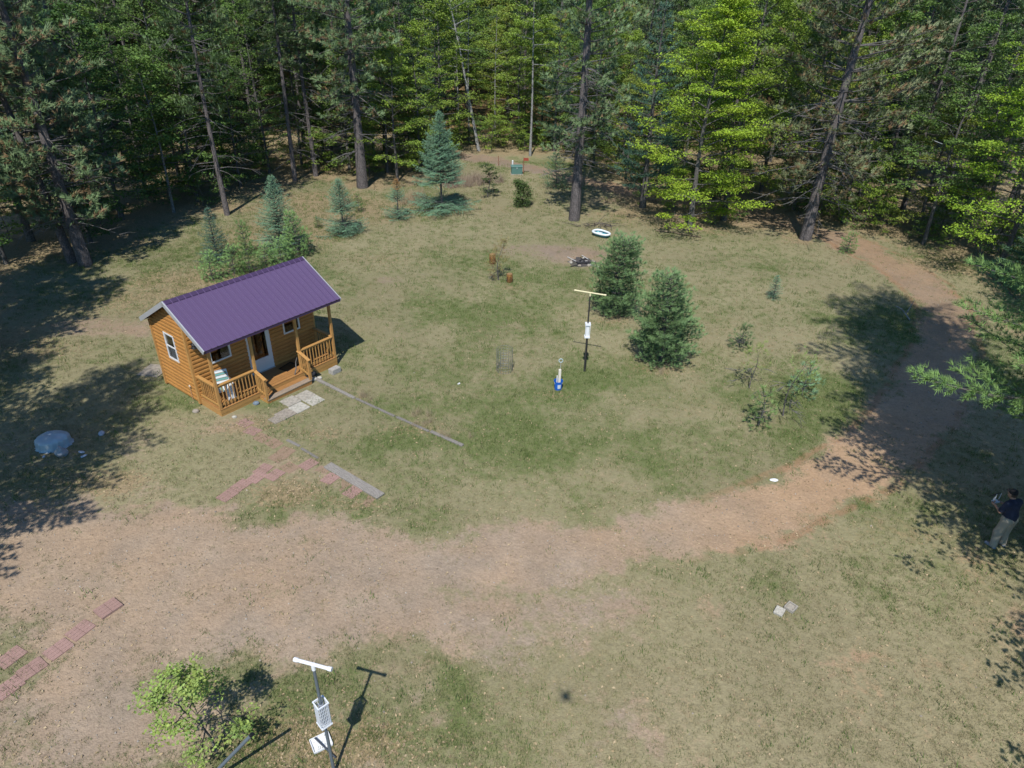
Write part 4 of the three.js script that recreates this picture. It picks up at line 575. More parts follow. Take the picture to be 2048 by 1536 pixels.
{ // tub under a wrinkled plastic cover
  const p = gp(109, 889), t = thing('covered_tub', 'round tub under wrinkled pale blue plastic in the tree shade', 'tub', p, 0.3); t.scale.setScalar(0.88); const g = new THREE.LatheGeometry([[0.001, 0.40], [0.2, 0.405], [0.38, 0.38], [0.5, 0.33], [0.54, 0.26], [0.53, 0.12], [0.56, 0.03], [0.6, 0]].map(([x, y]) => new THREE.Vector2(x, y)), 40), P = g.attributes.position; for (let i = 0; i < P.count; i++) { const x = P.getX(i), y = P.getY(i), z = P.getZ(i), a = Math.atan2(z, x), rr = Math.hypot(x, z), k = 1 + 0.10 * (vnoise(Math.cos(a) * 3 + 8, Math.sin(a) * 3 + y * 4) - 0.5) + (y < 0.3 ? 0.05 * Math.sin(a * 17 + 3 * vnoise(a, 2)) : 0); P.setXYZ(i, x * k, y + (y > 0.02 ? 0.07 * (vnoise(x * 5 + 4, z * 5) - 0.5) : 0), z * k * 0.85); } g.computeVertexNormals(); part(t, 'plastic_cover', g, new THREE.MeshPhysicalMaterial({ color: lin(0.42, 0.5, 0.55), roughness: 0.5, clearcoat: 0.15, side: THREE.DoubleSide })); part(t, 'tub_wall', cyl(0.4, 0.38, 0.24, 28, true).translate(0, 0.13, 0), DARKM);
  const q = gp(124, 911), b = solo('plastic_bag', 'crumpled grey bag slumped in front of the covered tub', 'bag', (() => { const s = stone(71, 0.2, 0.16, 0.17), S = s.attributes.position; for (let i = 0; i < S.count; i++) { const y = S.getY(i); if (y > 0.05) S.setXYZ(i, S.getX(i) * 0.6, y * 1.4, S.getZ(i) * 0.6); } s.computeVertexNormals(); return s; })(), std({ color: lin(0.3, 0.31, 0.33), roughness: 0.5 }), q.add(V(0, 0.12, 0)));
}
// on the porch
{ const t = thing('lawn_chair', 'folding lawn chair draped with white and teal webbing on the porch', 'chair', fromCabin(0.56, 0.27, -0.52), CABIN_TURN - 0.35), FR = std({ color: lin(0.7, 0.7, 0.72), roughness: 0.35, metalness: 0.3 }), TE = std({ color: lin(0.16, 0.36, 0.33), roughness: 0.9 }), WH = std({ color: lin(0.72, 0.76, 0.76), roughness: 0.9 });
  const tb = (a, b) => between(V(...a), V(...b), 0.013, 8);
  for (const s of [-1, 1]) { part(t, 'leg', tb([s * 0.24, 0.01, 0.26], [s * 0.24, 0.42, -0.16]), FR); part(t, 'leg', tb([s * 0.255, 0.01, -0.24], [s * 0.255, 0.6, 0.2]), FR); part(t, 'armrest', new RoundedBoxGeometry(0.05, 0.025, 0.46, 1, 0.01).translate(s * 0.265, 0.61, 0.02), WH); part(t, 'back_upright', tb([s * 0.24, 0.38, -0.16], [s * 0.22, 0.92, -0.36]), FR); }
  part(t, 'seat_frame', mergeGeometries([tb([-0.24, 0.40, 0.22], [0.24, 0.40, 0.22]), tb([-0.24, 0.38, -0.18], [0.24, 0.38, -0.18]), tb([-0.22, 0.92, -0.36], [0.22, 0.92, -0.36])]), FR);
  for (let k = 0; k < 5; k++) part(t, 'webbing_strap', box(0.085, 0.012, 0.40, -0.19 + k * 0.095, 0.41, 0.02), k % 2 ? TE : WH);
  for (let k = 0; k < 6; k++) { const y = 0.45 + k * 0.085, m = part(t, 'webbing_strap', box(0.46, 0.075, 0.012), k % 2 ? WH : TE); m.position.set(0, y, -0.178 - (y - 0.40) * 0.37); m.rotation.x = -0.35; }
  const dr = part(t, 'draped_cloth', (() => { const g = new THREE.PlaneGeometry(0.30, 0.62, 10, 16), P = g.attributes.position; for (let i = 0; i < P.count; i++) { const x = P.getX(i), y = P.getY(i); P.setZ(i, 0.03 * Math.sin(x * 26 + y * 5) + 0.02 * Math.sin(y * 13)); } g.computeVertexNormals(); return g; })(), std({ color: lin(0.78, 0.8, 0.8), roughness: 1, side: THREE.DoubleSide })); dr.position.set(0.12, 0.36, 0.27); dr.rotation.x = -0.15;
}
{ const a = fromCabin(3.02, 0.29, -0.06), b = fromCabin(3.27, 0.86, -0.14), d = b.clone().sub(a); fallen('walking_stick', 'crooked grey stick leaning on the porch post by the step', [V(0, 0, 0), V(d.x * 0.3 + 0.03, d.y * 0.35, d.z * 0.3), V(d.x * 0.7 - 0.02, d.y * 0.7, d.z * 0.7), V(d.x, d.y, d.z)], [0.022, 0.022, 0.018, 0.015], [0.3, 0.27, 0.25], a, 0, 3); }
{ const t = thing('boot_grate', 'black wire boot grate on the porch floor right of the door', 'grate', fromCabin(3.25, 0.285, -0.72), CABIN_TURN + 0.2); part(t, 'rim', mergeGeometries([box(0.6, 0.02, 0.02, 0, 0, 0.2), box(0.6, 0.02, 0.02, 0, 0, -0.2), box(0.02, 0.02, 0.38, 0.29, 0, 0), box(0.02, 0.02, 0.38, -0.29, 0, 0)]), DARKM); for (let k = 0; k < 9; k++) part(t, 'bar', box(0.012, 0.012, 0.38, -0.24 + k * 0.06, 0.0, 0), DARKM); }
// ---------------------------------------------------------------- the person with the controller
{
  const foot = gp(1991, 1091), face = V(-0.3, 0, -0.95).normalize(), t = thing('person', 'person in black cap, navy shirt and khaki trousers standing at the drive, seen from behind', 'person', foot, Math.atan2(face.x, face.z));
  // local: x to the figure's left, y up, z the way it faces
  const J = { hip: V(0, 0.93, -0.03), waist: V(0, 1.08, 0.0), chest: V(0, 1.30, 0.05), neck: V(0, 1.46, 0.10), head: V(0, 1.60, 0.17) };
  const cap = (p, a, b, ra, rb) => { const bax = b.x - a.x, bay = b.y - a.y, baz = b.z - a.z, pax = p[0] - a.x, pay = p[1] - a.y, paz = p[2] - a.z, h = clamp((pax * bax + pay * bay + paz * baz) / (bax * bax + bay * bay + baz * baz)), dx = pax - bax * h, dy = pay - bay * h, dz = paz - baz * h; return Math.sqrt(dx * dx + dy * dy + dz * dz) - (ra + (rb - ra) * h); };
  const smin = (a, b, k) => { const h = Math.max(k - Math.abs(a - b), 0) / k; return Math.min(a, b) - h * h * k * 0.25; };
  function sdfMesh(bones, lo, size, res, k, extra) { // bones: [a, b, ra, rb, squash]
    const mc = new MarchingCubes(res, leafMat, false, false, 60000); mc.isolation = 0; const n = mc.size, hs = n / 2;
    for (let z = 0; z < n; z++) for (let y = 0; y < n; y++) for (let x = 0; x < n; x++) { const p = [lo.x + ((x - hs) / hs + 1) / 2 * size, lo.y + ((y - hs) / hs + 1) / 2 * size, lo.z + ((z - hs) / hs + 1) / 2 * size]; let d = 9; for (const [a, b, ra, rb] of bones) d = smin(d, cap(p, a, b, ra, rb), k); if (extra) d = extra(p, d); mc.field[x + y * n + z * n * n] = -d; }
    mc.update(); const c = mc.count, P = new Float32Array(c * 3), N = new Float32Array(c * 3);
    for (let i = 0; i < c; i++) { for (let j = 0; j < 3; j++) { const o = [lo.x, lo.y, lo.z][j]; P[i * 3 + j] = o + (mc.positionArray[i * 3 + j] + 1) / 2 * size; N[i * 3 + j] = mc.normalArray[i * 3 + j]; } }
    const g = new THREE.BufferGeometry(); g.setAttribute('position', new THREE.BufferAttribute(P, 3)); g.computeVertexNormals(); return g;
  }
  const sh = (s) => V(s * 0.19, 1.40, 0.06), el = (s) => V(s * 0.25, 1.13, 0.12), wr = (s) => V(s * 0.13, 1.12, 0.37), hp = (s) => V(s * 0.095, 0.90, -0.03), kn = (s) => V(s * 0.13, 0.49, 0.02), an = (s) => V(s * 0.16, 0.08, -0.03);
  const fingers = []; for (const s of [-1, 1]) { const w = wr(s), pal = w.clone().add(V(-s * 0.02, 0.0, 0.085)); fingers.push([w, pal, 0.026, 0.034]); for (let f = 0; f < 4; f++) { const b = pal.clone().add(V(s * (0.012 - 0.006 * f), 0.028 - 0.02 * f, 0.02)), m = b.clone().add(V(-s * 0.03, -0.002, 0.026 - 0.004 * Math.abs(f - 1.5))), e = m.clone().add(V(-s * 0.026, 0, -0.012)); fingers.push([b, m, 0.0095, 0.009], [m, e, 0.009, 0.008]); } const tb = pal.clone().add(V(-s * 0.01, 0.034, -0.02)), tm = tb.clone().add(V(-s * 0.03, 0.02, 0.02)); fingers.push([tb, tm, 0.012, 0.01], [tm, tm.clone().add(V(-s * 0.02, -0.004, 0.02)), 0.01, 0.009]); }
  const nose = V(0, 1.585, 0.29);
  const bodyG = mergeGeometries([
    sdfMesh([[V(0, 1.0, 0), J.chest, 0.10, 0.12], [J.chest, J.neck, 0.10, 0.055], [J.neck, V(0, 1.53, 0.13), 0.056, 0.055], ...[-1, 1].flatMap((s) => [[sh(s), el(s), 0.05, 0.04], [el(s), wr(s), 0.04, 0.027], [hp(s), kn(s), 0.075, 0.055], [kn(s), an(s), 0.052, 0.035], [an(s), an(s).add(V(s * 0.02, -0.04, 0.12)), 0.034, 0.03]])], V(-0.9, -0.05, -0.9), 1.8, 84, 0.05),
    sdfMesh([[V(0, 1.57, 0.17), V(0, 1.635, 0.165), 0.082, 0.09], [V(0, 1.535, 0.205), V(0, 1.56, 0.2), 0.052, 0.06], [V(0, 1.60, 0.255), nose, 0.012, 0.017], [V(-0.085, 1.60, 0.165), V(-0.09, 1.575, 0.16), 0.016, 0.012], [V(0.085, 1.60, 0.165), V(0.09, 1.575, 0.16), 0.016, 0.012], [V(-0.02, 1.545, 0.255), V(0.02, 1.545, 0.255), 0.012, 0.012], [V(0, 1.48, 0.12), V(0, 1.56, 0.15), 0.055, 0.055]], V(-0.18, 1.42, 0), 0.36, 60, 0.025),
    sdfMesh(fingers, V(-0.25, 1.0, 0.3), 0.5, 96, 0.006)]);
  part(t, 'body', bodyG, std({ color: lin(0.4, 0.22, 0.14), roughness: 0.6 }));
  part(t, 'shirt', sdfMesh([[V(0, 0.98, 0), J.waist, 0.165, 0.155], [J.waist, J.chest, 0.155, 0.165], [V(-0.1, 1.38, 0.05), V(0.1, 1.38, 0.05), 0.105, 0.105], [V(0, 1.40, 0.06), V(0, 1.455, 0.09), 0.09, 0.07], ...[-1, 1].map((s) => [sh(s), sh(s).lerp(el(s), 0.8), 0.085, 0.072])], V(-0.5, 0.72, -0.48), 1.0, 64, 0.07, (p, d) => Math.max(d, 0.86 - p[1])), std({ color: lin(0.012, 0.018, 0.045), roughness: 0.9 }));
  part(t, 'trousers', sdfMesh([[V(-0.06, 0.94, -0.02), V(0.06, 0.94, -0.02), 0.15, 0.15], ...[-1, 1].flatMap((s) => [[hp(s), kn(s), 0.125, 0.105], [kn(s), an(s), 0.10, 0.09]])], V(-0.55, 0.0, -0.55), 1.1, 66, 0.05, (p, d) => Math.max(d, p[1] - 1.03, 0.07 - p[1])), std({ color: lin(0.36, 0.31, 0.23), roughness: 0.95 }));
  for (const s of [-1, 1]) { const a = an(s); part(t, 'shoe', sdfMesh([[V(a.x, 0.05, a.z - 0.05), V(a.x + s * 0.03, 0.045, a.z + 0.17), 0.05, 0.042], [V(a.x, 0.07, a.z - 0.03), V(a.x, 0.09, a.z), 0.048, 0.046]], V(a.x - 0.2, -0.1, a.z - 0.16), 0.42, 30, 0.03, (p, d) => Math.max(d, 0.004 - p[1])), std({ color: lin(0.28, 0.28, 0.3), roughness: 0.8 })); }
  const c = part(t, 'cap', sdfMesh([[V(0, 1.65, 0.16), V(0, 1.675, 0.165), 0.098, 0.094], [V(-0.05, 1.66, 0.27), V(0.05, 1.66, 0.27), 0.02, 0.02], [V(-0.045, 1.65, 0.32), V(0.045, 1.65, 0.32), 0.016, 0.016]], V(-0.25, 1.45, -0.05), 0.5, 50, 0.03, (p, d) => Math.max(d, 1.635 - p[1])), std({ color: lin(0.008, 0.008, 0.01), roughness: 0.95 }));
  const hr = part(t, 'hair', sdfMesh([[V(0, 1.60, 0.145), V(0, 1.635, 0.15), 0.083, 0.09]], V(-0.15, 1.48, 0), 0.3, 30, 0.02, (p, d) => Math.max(d, p[2] - 0.15, 1.565 - p[1])), std({ color: lin(0.06, 0.035, 0.02), roughness: 0.9 }));
  const toW = (x, y, z) => V(x, y, z).applyAxisAngle(V(0, 1, 0), t.rotation.y).add(t.position);
  const k = thing('drone_controller', 'white drone controller with two upright aerials and a dark tablet held by the person', 'controller', toW(0, 1.13, 0.47), t.rotation.y); const WP = std({ color: lin(0.75, 0.76, 0.78), roughness: 0.35 });
  part(k, 'case', new RoundedBoxGeometry(0.17, 0.05, 0.12, 2, 0.015), WP); part(k, 'tablet', new RoundedBoxGeometry(0.25, 0.17, 0.012, 1, 0.004).rotateX(-0.55).translate(0, 0.15, 0.09), DARKM); part(k, 'tablet_arm', box(0.04, 0.08, 0.02, 0, 0.06, 0.06), WP); for (const s of [-1, 1]) { part(k, 'aerial', new RoundedBoxGeometry(0.02, 0.20, 0.01, 1, 0.003).translate(s * 0.075, 0.15, -0.0), WP); part(k, 'stick', cyl(0.005, 0.005, 0.03, 6).translate(s * 0.05, 0.04, -0.02), DARKM); }
}

{ // the small quadcopter overhead; only its shadow shows on the dry grass
  const t = thing('drone', 'small white quadcopter hovering high above the dry grass, casting a tiny shadow', 'drone', V(0.0, CAM_H + 0.14, 0.12)), WP = std({ color: lin(0.8, 0.8, 0.82), roughness: 0.4 });
  part(t, 'body', new RoundedBoxGeometry(0.16, 0.08, 0.18, 2, 0.025), WP);
  for (const [x, z] of [[-1, -1], [1, -1], [-1, 1], [1, 1]]) { part(t, 'arm', between(V(x * 0.05, 0, z * 0.05), V(x * 0.12, 0.01, z * 0.12), 0.012, 8), WP); const m = part(t, 'motor', cyl(0.014, 0.014, 0.03, 10).translate(x * 0.12, 0.03, z * 0.12), DARKM); part(m, 'rotor', box(0.2, 0.003, 0.016).rotateY(x * 0.7 + z).translate(x * 0.12, 0.048, z * 0.12), WP); }
}
// ---------------------------------------------------------------- the woods
const spots = []; // every tree's place, so that none stands in another
const free = (x, z, d) => spots.every(([a, b]) => (a - x) ** 2 + (b - z) ** 2 > d * d);
function stand(name, label, category, model, pos, opt) { spots.push([pos.x, pos.z]); return plant(name, label, category, model, pos, opt); }
// trees that can be told apart
stand('red_pine', 'tall straight red pine alone on the lawn just behind the white boat', 'tree', redPine(101, { h: 24, r0: 0.29, base: 0.17, rad: 3.6, dead: 100, deadFrom: 0.13, density: 1.0, step: 0.5, per: 4, brown: 0.1, lean: [0.005, 0] }), gp(1148, 440));
stand('red_pine', 'big red pine with brownish needles and pale dead boughs beside the dirt drive bend', 'tree', redPine(102, { h: 23, r0: 0.3, base: 0.12, rad: 4.8, dead: 70, deadFrom: 0.1, brown: 0.3, col: [0.17, 0.2, 0.09], step: 0.5, per: 5, lean: [0.03, 0.0] }), gp(1610, 478));
stand('red_pine', 'thick red pine with a leafy oak growing against its foot behind the blue spruces', 'tree', redPine(103, { h: 23, r0: 0.33, base: 0.22, rad: 3.6, dead: 70, step: 0.5, brown: 0.2, lean: [0.012, 0] }), gp(725, 375));
stand('red_pine', 'slim red pine with bare trunk and dead twigs at the wood edge behind the cabin', 'tree', redPine(104, { h: 21, r0: 0.16, base: 0.36, rad: 2.5, dead: 40, deadFrom: 0.06 }), gp(590, 362), { turn: 1 });
stand('red_pine', 'slim red pine with reddish bare lower trunk left of the oak at the wood edge', 'tree', redPine(105, { h: 20, r0: 0.16, base: 0.36, rad: 2.4, dead: 35, deadFrom: 0.06 }), gp(632, 352), { turn: 2 });
stand('red_pine', 'red pine with twisted dead lower branches among shaded trunks behind the cabin', 'tree', redPine(106, { h: 20, r0: 0.15, base: 0.3, rad: 2.6, dead: 50, deadFrom: 0.1 }), gp(455, 430), { turn: 3 });
stand('red_pine', 'dark twin pine, the thicker trunk of two from one foot in the leaf litter', 'tree', redPine(107, { h: 20, r0: 0.28, base: 0.1, rad: 3.4, dead: 30, brown: 0.25, lean: [-0.03, 0.0] }), gp(172, 530));
stand('red_pine', 'dark twin pine, the thinner trunk of two from one foot in the leaf litter', 'tree', redPine(108, { h: 18, r0: 0.2, base: 0.12, rad: 3, dead: 30, brown: 0.3, lean: [-0.08, 0.02] }), gp(145, 524));
stand('oak_tree', 'low spreading oak with yellow green leaves at the foot of the thick red pine', 'tree', leafTree(111, { h: 8, r0: 0.12, rad: 3.4, base: 0.12, limbs: 26, col: [0.19, 0.26, 0.055], flatness: 0.18 }), gp(775, 345));
stand('maple_tree', 'bright green maple with layered sprays of leaves at the far lawn edge', 'tree', leafTree(112, { h: 12.5, r0: 0.16, rad: 3.5, base: 0.05, limbs: 48, subs: 8, leaves: 80, col: [0.33, 0.46, 0.035], flatness: 0.13, size: 0.105, pow: 0.75, clump: 0.6 }), gp(1380, 455));
stand('oak_tree', 'taller yellow green tree close behind the bright maple', 'tree', leafTree(113, { h: 15, r0: 0.18, rad: 3.8, base: 0.15, limbs: 44, subs: 8, leaves: 70, size: 0.105, col: [0.25, 0.35, 0.04], flatness: 0.3, clump: 0.6 }), gp(1447, 440));
stand('white_pine', 'dark blue green pine left of the bright maple by the woodland road', 'tree', whitePine(114, { h: 12, rad: 3.2, col: [0.055, 0.13, 0.08], step: 0.6, tuft: 8, nlen: 0.2, nw: 0.03, fill: 5 }), gp(1285, 415));
stand('maple_tree', 'bright green maple with flat leaf layers over pale bare stems by the drive', 'tree', leafTree(115, { h: 11, r0: 0.14, rad: 4.0, base: 0.14, limbs: 44, subs: 8, leaves: 76, size: 0.105, col: [0.3, 0.45, 0.035], flatness: 0.14, clump: 0.65 }), onGround(25.4, -34.6));
stand('birch_tree', 'leaning white birch with bare lower trunk beside the woodland road', 'tree', leafTree(116, { h: 14, r0: 0.13, rad: 2.2, base: 0.55, limbs: 18, col: C_MID, bark: [0.66, 0.65, 0.62], birch: true, lean: [-0.2, -0.02] }), gp(958, 302));
stand('birch_tree', 'upright thin white birch behind the green utility box', 'tree', leafTree(117, { h: 14, r0: 0.1, rad: 2.0, base: 0.5, limbs: 18, col: C_BRIGHT, bark: [0.62, 0.61, 0.58], birch: true, lean: [0.012, 0] }), gp(1060, 312));
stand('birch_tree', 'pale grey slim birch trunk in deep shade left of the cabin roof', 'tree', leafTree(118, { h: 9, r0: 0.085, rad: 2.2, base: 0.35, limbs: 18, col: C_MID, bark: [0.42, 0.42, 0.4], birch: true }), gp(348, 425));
stand('leafy_tree', 'narrow yellow green tree rising behind the tallest blue spruce', 'tree', leafTree(119, { h: 12, r0: 0.12, rad: 2.4, base: 0.06, limbs: 40, subs: 7, col: [0.22, 0.31, 0.04], clump: 0.55 }), gp(880, 312));
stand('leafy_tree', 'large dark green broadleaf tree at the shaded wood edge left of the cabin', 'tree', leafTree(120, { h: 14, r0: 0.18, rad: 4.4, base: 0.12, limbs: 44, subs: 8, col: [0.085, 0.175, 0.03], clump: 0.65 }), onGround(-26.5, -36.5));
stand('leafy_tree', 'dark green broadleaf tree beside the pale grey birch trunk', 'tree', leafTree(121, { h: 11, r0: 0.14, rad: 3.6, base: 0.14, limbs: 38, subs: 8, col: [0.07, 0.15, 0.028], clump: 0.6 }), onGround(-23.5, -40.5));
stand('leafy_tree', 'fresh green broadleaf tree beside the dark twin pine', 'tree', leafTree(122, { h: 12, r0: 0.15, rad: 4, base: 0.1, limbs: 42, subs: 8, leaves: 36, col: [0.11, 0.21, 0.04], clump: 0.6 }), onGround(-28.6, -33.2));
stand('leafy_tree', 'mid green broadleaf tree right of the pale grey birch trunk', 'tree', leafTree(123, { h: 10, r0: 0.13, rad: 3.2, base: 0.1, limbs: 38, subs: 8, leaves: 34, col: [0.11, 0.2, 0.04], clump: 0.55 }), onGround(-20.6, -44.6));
stand('leafy_tree', 'yellow green broadleaf tree between the two slim red pines and thick red pine', 'tree', leafTree(124, { h: 9, r0: 0.12, rad: 2.8, base: 0.1, limbs: 34, subs: 8, leaves: 34, col: [0.17, 0.26, 0.045], clump: 0.5 }), onGround(-12.6, -53.5));
// dead saplings: a thicket of bare pale stems by the drive
for (let k = 0; k < 9; k++) { const r = rng(900 + k), p = gp(1948 + k * 11 + r() * 8, 520 - r() * 18), m = new MB(), h = 3 + r() * 2.5; m.tube(bough(V(0, -0.1, 0), r() * 6.28, 1.35, h, 0, 5, r), [0.04, 0.035, 0.028, 0.02, 0.014, 0.006], 5, [0.3, 0.28, 0.25]); for (let j = 0; j < 7; j++) m.tube(bough(V(0, h * (0.25 + 0.6 * r()), 0), r() * 6.28, (r() - 0.3), 0.4 + r() * 0.7, 0, 2, r), [0.012, 0.008, 0.004], 3, [0.3, 0.28, 0.25], false); solo('bare_sapling', 'thin bare grey stem in the thicket under the flat layered maple', 'sapling', m.geo(true), barkMat, p, r() * 6, 'bare stems under the maple'); }

// trees standing just outside the picture, whose shade and boughs reach into it
const WPB = { h: 16, rad: 5.8, base: 0.12, step: 0.62, per: 6, tuft: 11, nlen: 0.18, nw: 0.024, fill: 5.5, col: [0.17, 0.29, 0.075], pow: 0.6 };
stand('white_pine', 'tall white pine reaching soft green boughs over the dirt drive bend', 'tree', whitePine(131, { ...WPB, h: 17, r0: 0.26, base: 0.2, rad: 5.3, pow: 0.8, step: 0.75, tuft: 14, nlen: 0.17, nw: 0.019, fill: 7, per: 7, rough: [0.45, 0.7] }), onGround(13.75, -13.2));
stand('white_pine', 'second white pine of the pair beside the drive bend, throwing the longest shadow', 'tree', whitePine(132, { ...WPB, h: 21, r0: 0.26, base: 0.48, rad: 5.0, pow: 0.38, fill: 6.5, rough: [0.4, 0.75] }), onGround(15.7, -15.2));
stand('white_pine', 'white pine beyond the drive with boughs in front of the bare thicket', 'tree', whitePine(133, { ...WPB, h: 7.5, rad: 3.7, base: 0.08 }), onGround(24.4, -27.0));
stand('white_pine', 'high crowned white pine behind the standing person, shading the drive', 'tree', whitePine(136, { ...WPB, h: 20, r0: 0.26, base: 0.45, rad: 5.0, pow: 0.38, fill: 7, rough: [0.4, 0.75] }), onGround(15.0, -10.9));
stand('maple_tree', 'maple whose lowest leafy twigs hang beside the standing person', 'tree', leafTree(134, { h: 11, r0: 0.16, rad: 4.4, base: 0.16, limbs: 44, subs: 7, leaves: 30, col: [0.24, 0.36, 0.04], size: 0.13, pow: 0.5 }), onGround(14.9, -8.4));
stand('leafy_tree', 'leafy tree casting shade on the dry grass near the two concrete blocks', 'tree', BROAD[1], onGround(12.9, -3.2), { s: 0.8 });
stand('white_pine', 'tall dense white pine casting shade over the plastic covered tub', 'tree', whitePine(135, { ...WPB, h: 15, rad: 4.3, base: 0.2, fill: 6.5, pow: 0.45 }), onGround(-15.6, -11.4));
stand('leafy_tree', 'leafy tree shading the dirt drive near the tub', 'tree', BROAD[1], onGround(-19.6, -12.4), { s: 0.95, turn: 2 });
for (const [x, z, k, s] of [[-23, -15, 0, 0.95], [-21.5, -19.5, 1, 0.85], [-25.5, -19, 2, 1], [-24.5, -24.2, 3, 1], [-28.5, -23, 1, 1.05], [-28, -27.5, 0, 1], [-31, -30.5, 3, 1.1], [-20.2, -21.6, 3, 0.8], [-22.8, -21.8, 3, 1.0]])
  stand('red_pine', 'red pine at the side of the lawn, throwing trunk shadows towards the cabin', 'tree', PINES[k], onGround(x, z), { s, turn: x * 1.7, group: 'pines along the shaded side of the lawn' });

// the woods all round the clearing
const PLACE = ['in the shaded woods behind the cabin', 'in the woods across the woodland road', 'in the woods beyond the drive bend'];
const PINELOOK = ['evenly green red pine', 'red pine with many brown needle tufts', 'tall red pine with long bare trunk', 'short red pine with low green boughs'], BROADLOOK = ['bright green broadleaf tree', 'mid green tall broadleaf tree', 'dark green dense broadleaf tree', 'low yellow green broadleaf tree', 'mid green broadleaf tree with bare lower trunk'], FIRLOOK = ['dark soft needled pine', 'dark pointed spruce'];
const NAMES = { pine: 'red_pine', broad: 'leafy_tree', birch: 'birch_tree', fir: 'conifer_tree' };
{
  const r = rng(2024), far = [];
  for (let tries = 0; tries < 26000; tries++) {
    const z = -18 - Math.pow(r(), 1.25) * 92, depth = -z * 0.863 + 6.47, x = (r() * 2 - 1) * (0.74 * depth + 5);
    const d = -polyDist(CLEARING, x, z); if (d < 0.3) continue;
    if (roadDist(x, z)[1] < 2.4) continue;
    const edge = d < 6, gap = edge ? 2.7 : z > -75 ? 3.5 : 4.2; if (!free(x, z, gap)) continue;
    if (Math.abs(x) > 0.74 * (-z * 0.863 + 6.47 - 6) + 5) continue;
    const front = d < 5.5, side = x < -9 ? 0 : x > 10 ? 2 : 1, q = r(); let kind;
    if (front && q < (side ? 0.72 : 0.6)) kind = 'broad'; else if (side === 0) kind = q < 0.5 ? 'pine' : q < 0.86 ? 'broad' : 'fir'; else if (side === 1) kind = q < 0.36 ? 'pine' : q < 0.84 ? 'broad' : q < 0.9 ? 'birch' : 'fir'; else kind = q < 0.4 ? 'pine' : q < 0.9 ? 'broad' : 'fir';
    spots.push([x, z]);
    const bi = side === 0 ? [2, 1, 2, 4, 1][(r() * 5) | 0] : side === 1 ? [0, 1, 3, 0, 4][(r() * 5) | 0] : [0, 1, 3, 1, 4][(r() * 5) | 0];
    const vi = kind === 'pine' ? (edge ? [0, 1, 3, 3, 1][(r() * 5) | 0] : (r() * 4) | 0) : kind === 'broad' ? bi : (r() * 2) | 0;
    const model = kind === 'pine' ? PINES[vi] : kind === 'broad' ? BROAD[bi] : kind === 'birch' ? BIRCH : CONIFERS[vi];
    const s = mix(kind === 'pine' ? 0.72 : 0.66, 1.2, clamp(d / 26)) * (0.88 + 0.24 * r()), turn = r() * 6.283;
    const look = kind === 'pine' ? PINELOOK[vi] : kind === 'broad' ? BROADLOOK[bi] : kind === 'birch' ? 'slender white birch' : FIRLOOK[vi], name = NAMES[kind], label = `${look} ${PLACE[side]}`, group = `set: ${look} ${PLACE[side]}`;
    plant(name, label, 'tree', model, onGround(x, z), { s, turn, group, sy: 0.95 + 0.15 * r() });
  }
  console.log('trees', spots.length);
  // low growth along the edge of the woods and beside the road
  const shrubs = [];
  for (let tries = 0; tries < 6000 && shrubs.length < 110; tries++) {
    const z = -24 - r() * 46, depth = -z * 0.863 + 6.47, x = (r() * 2 - 1) * 0.74 * depth, d = -polyDist(CLEARING, x, z); if (d < 0.2 || d > 6) continue; const rd = roadDist(x, z)[1]; if (rd < 1.7) continue;
    if (x < -8 && r() < 0.75) continue; if (shrubs.some(([a, b]) => (a - x) ** 2 + (b - z) ** 2 < 1)) continue; shrubs.push([x, z]);
    plant('understory_shrub', 'leafy knee to head high shrub growing at the edge of the woods', 'shrub', SAPLING[(r() * 2) | 0], onGround(x, z), { s: 0.35 + 0.6 * r(), turn: r() * 6.28, group: 'shrubs along the wood edge' });
  }
}
// the far wood beyond, one mass
{ const r = rng(606); for (const [nm, model, n] of [['distant_pine_wood', PINES[3], 110], ['distant_leafy_wood', BROAD[4], 130]]) {
  const m = new THREE.InstancedMesh(model.crown, model.mat, n), M = new THREE.Matrix4(), Q = new THREE.Quaternion(); for (let k = 0; k < n; k++) { const z = -108 - r() * 40, x = (r() * 2 - 1) * (0.74 * (-z * 0.863 + 6) + 6), s = 0.95 + 0.4 * r(); Q.setFromAxisAngle(V(0, 1, 0), r() * 6.28); m.setMatrixAt(k, M.compose(onGround(x, z), Q, V(s * 1.25, s, s * 1.25))); }
  m.name = nm; m.userData.kind = 'stuff'; tag(m, nm === 'distant_pine_wood' ? 'far mass of pine crowns closing the view behind the woods' : 'far mass of leafy crowns closing the view behind the woods', 'woods'); m.castShadow = m.receiveShadow = true; scene.add(m); } }
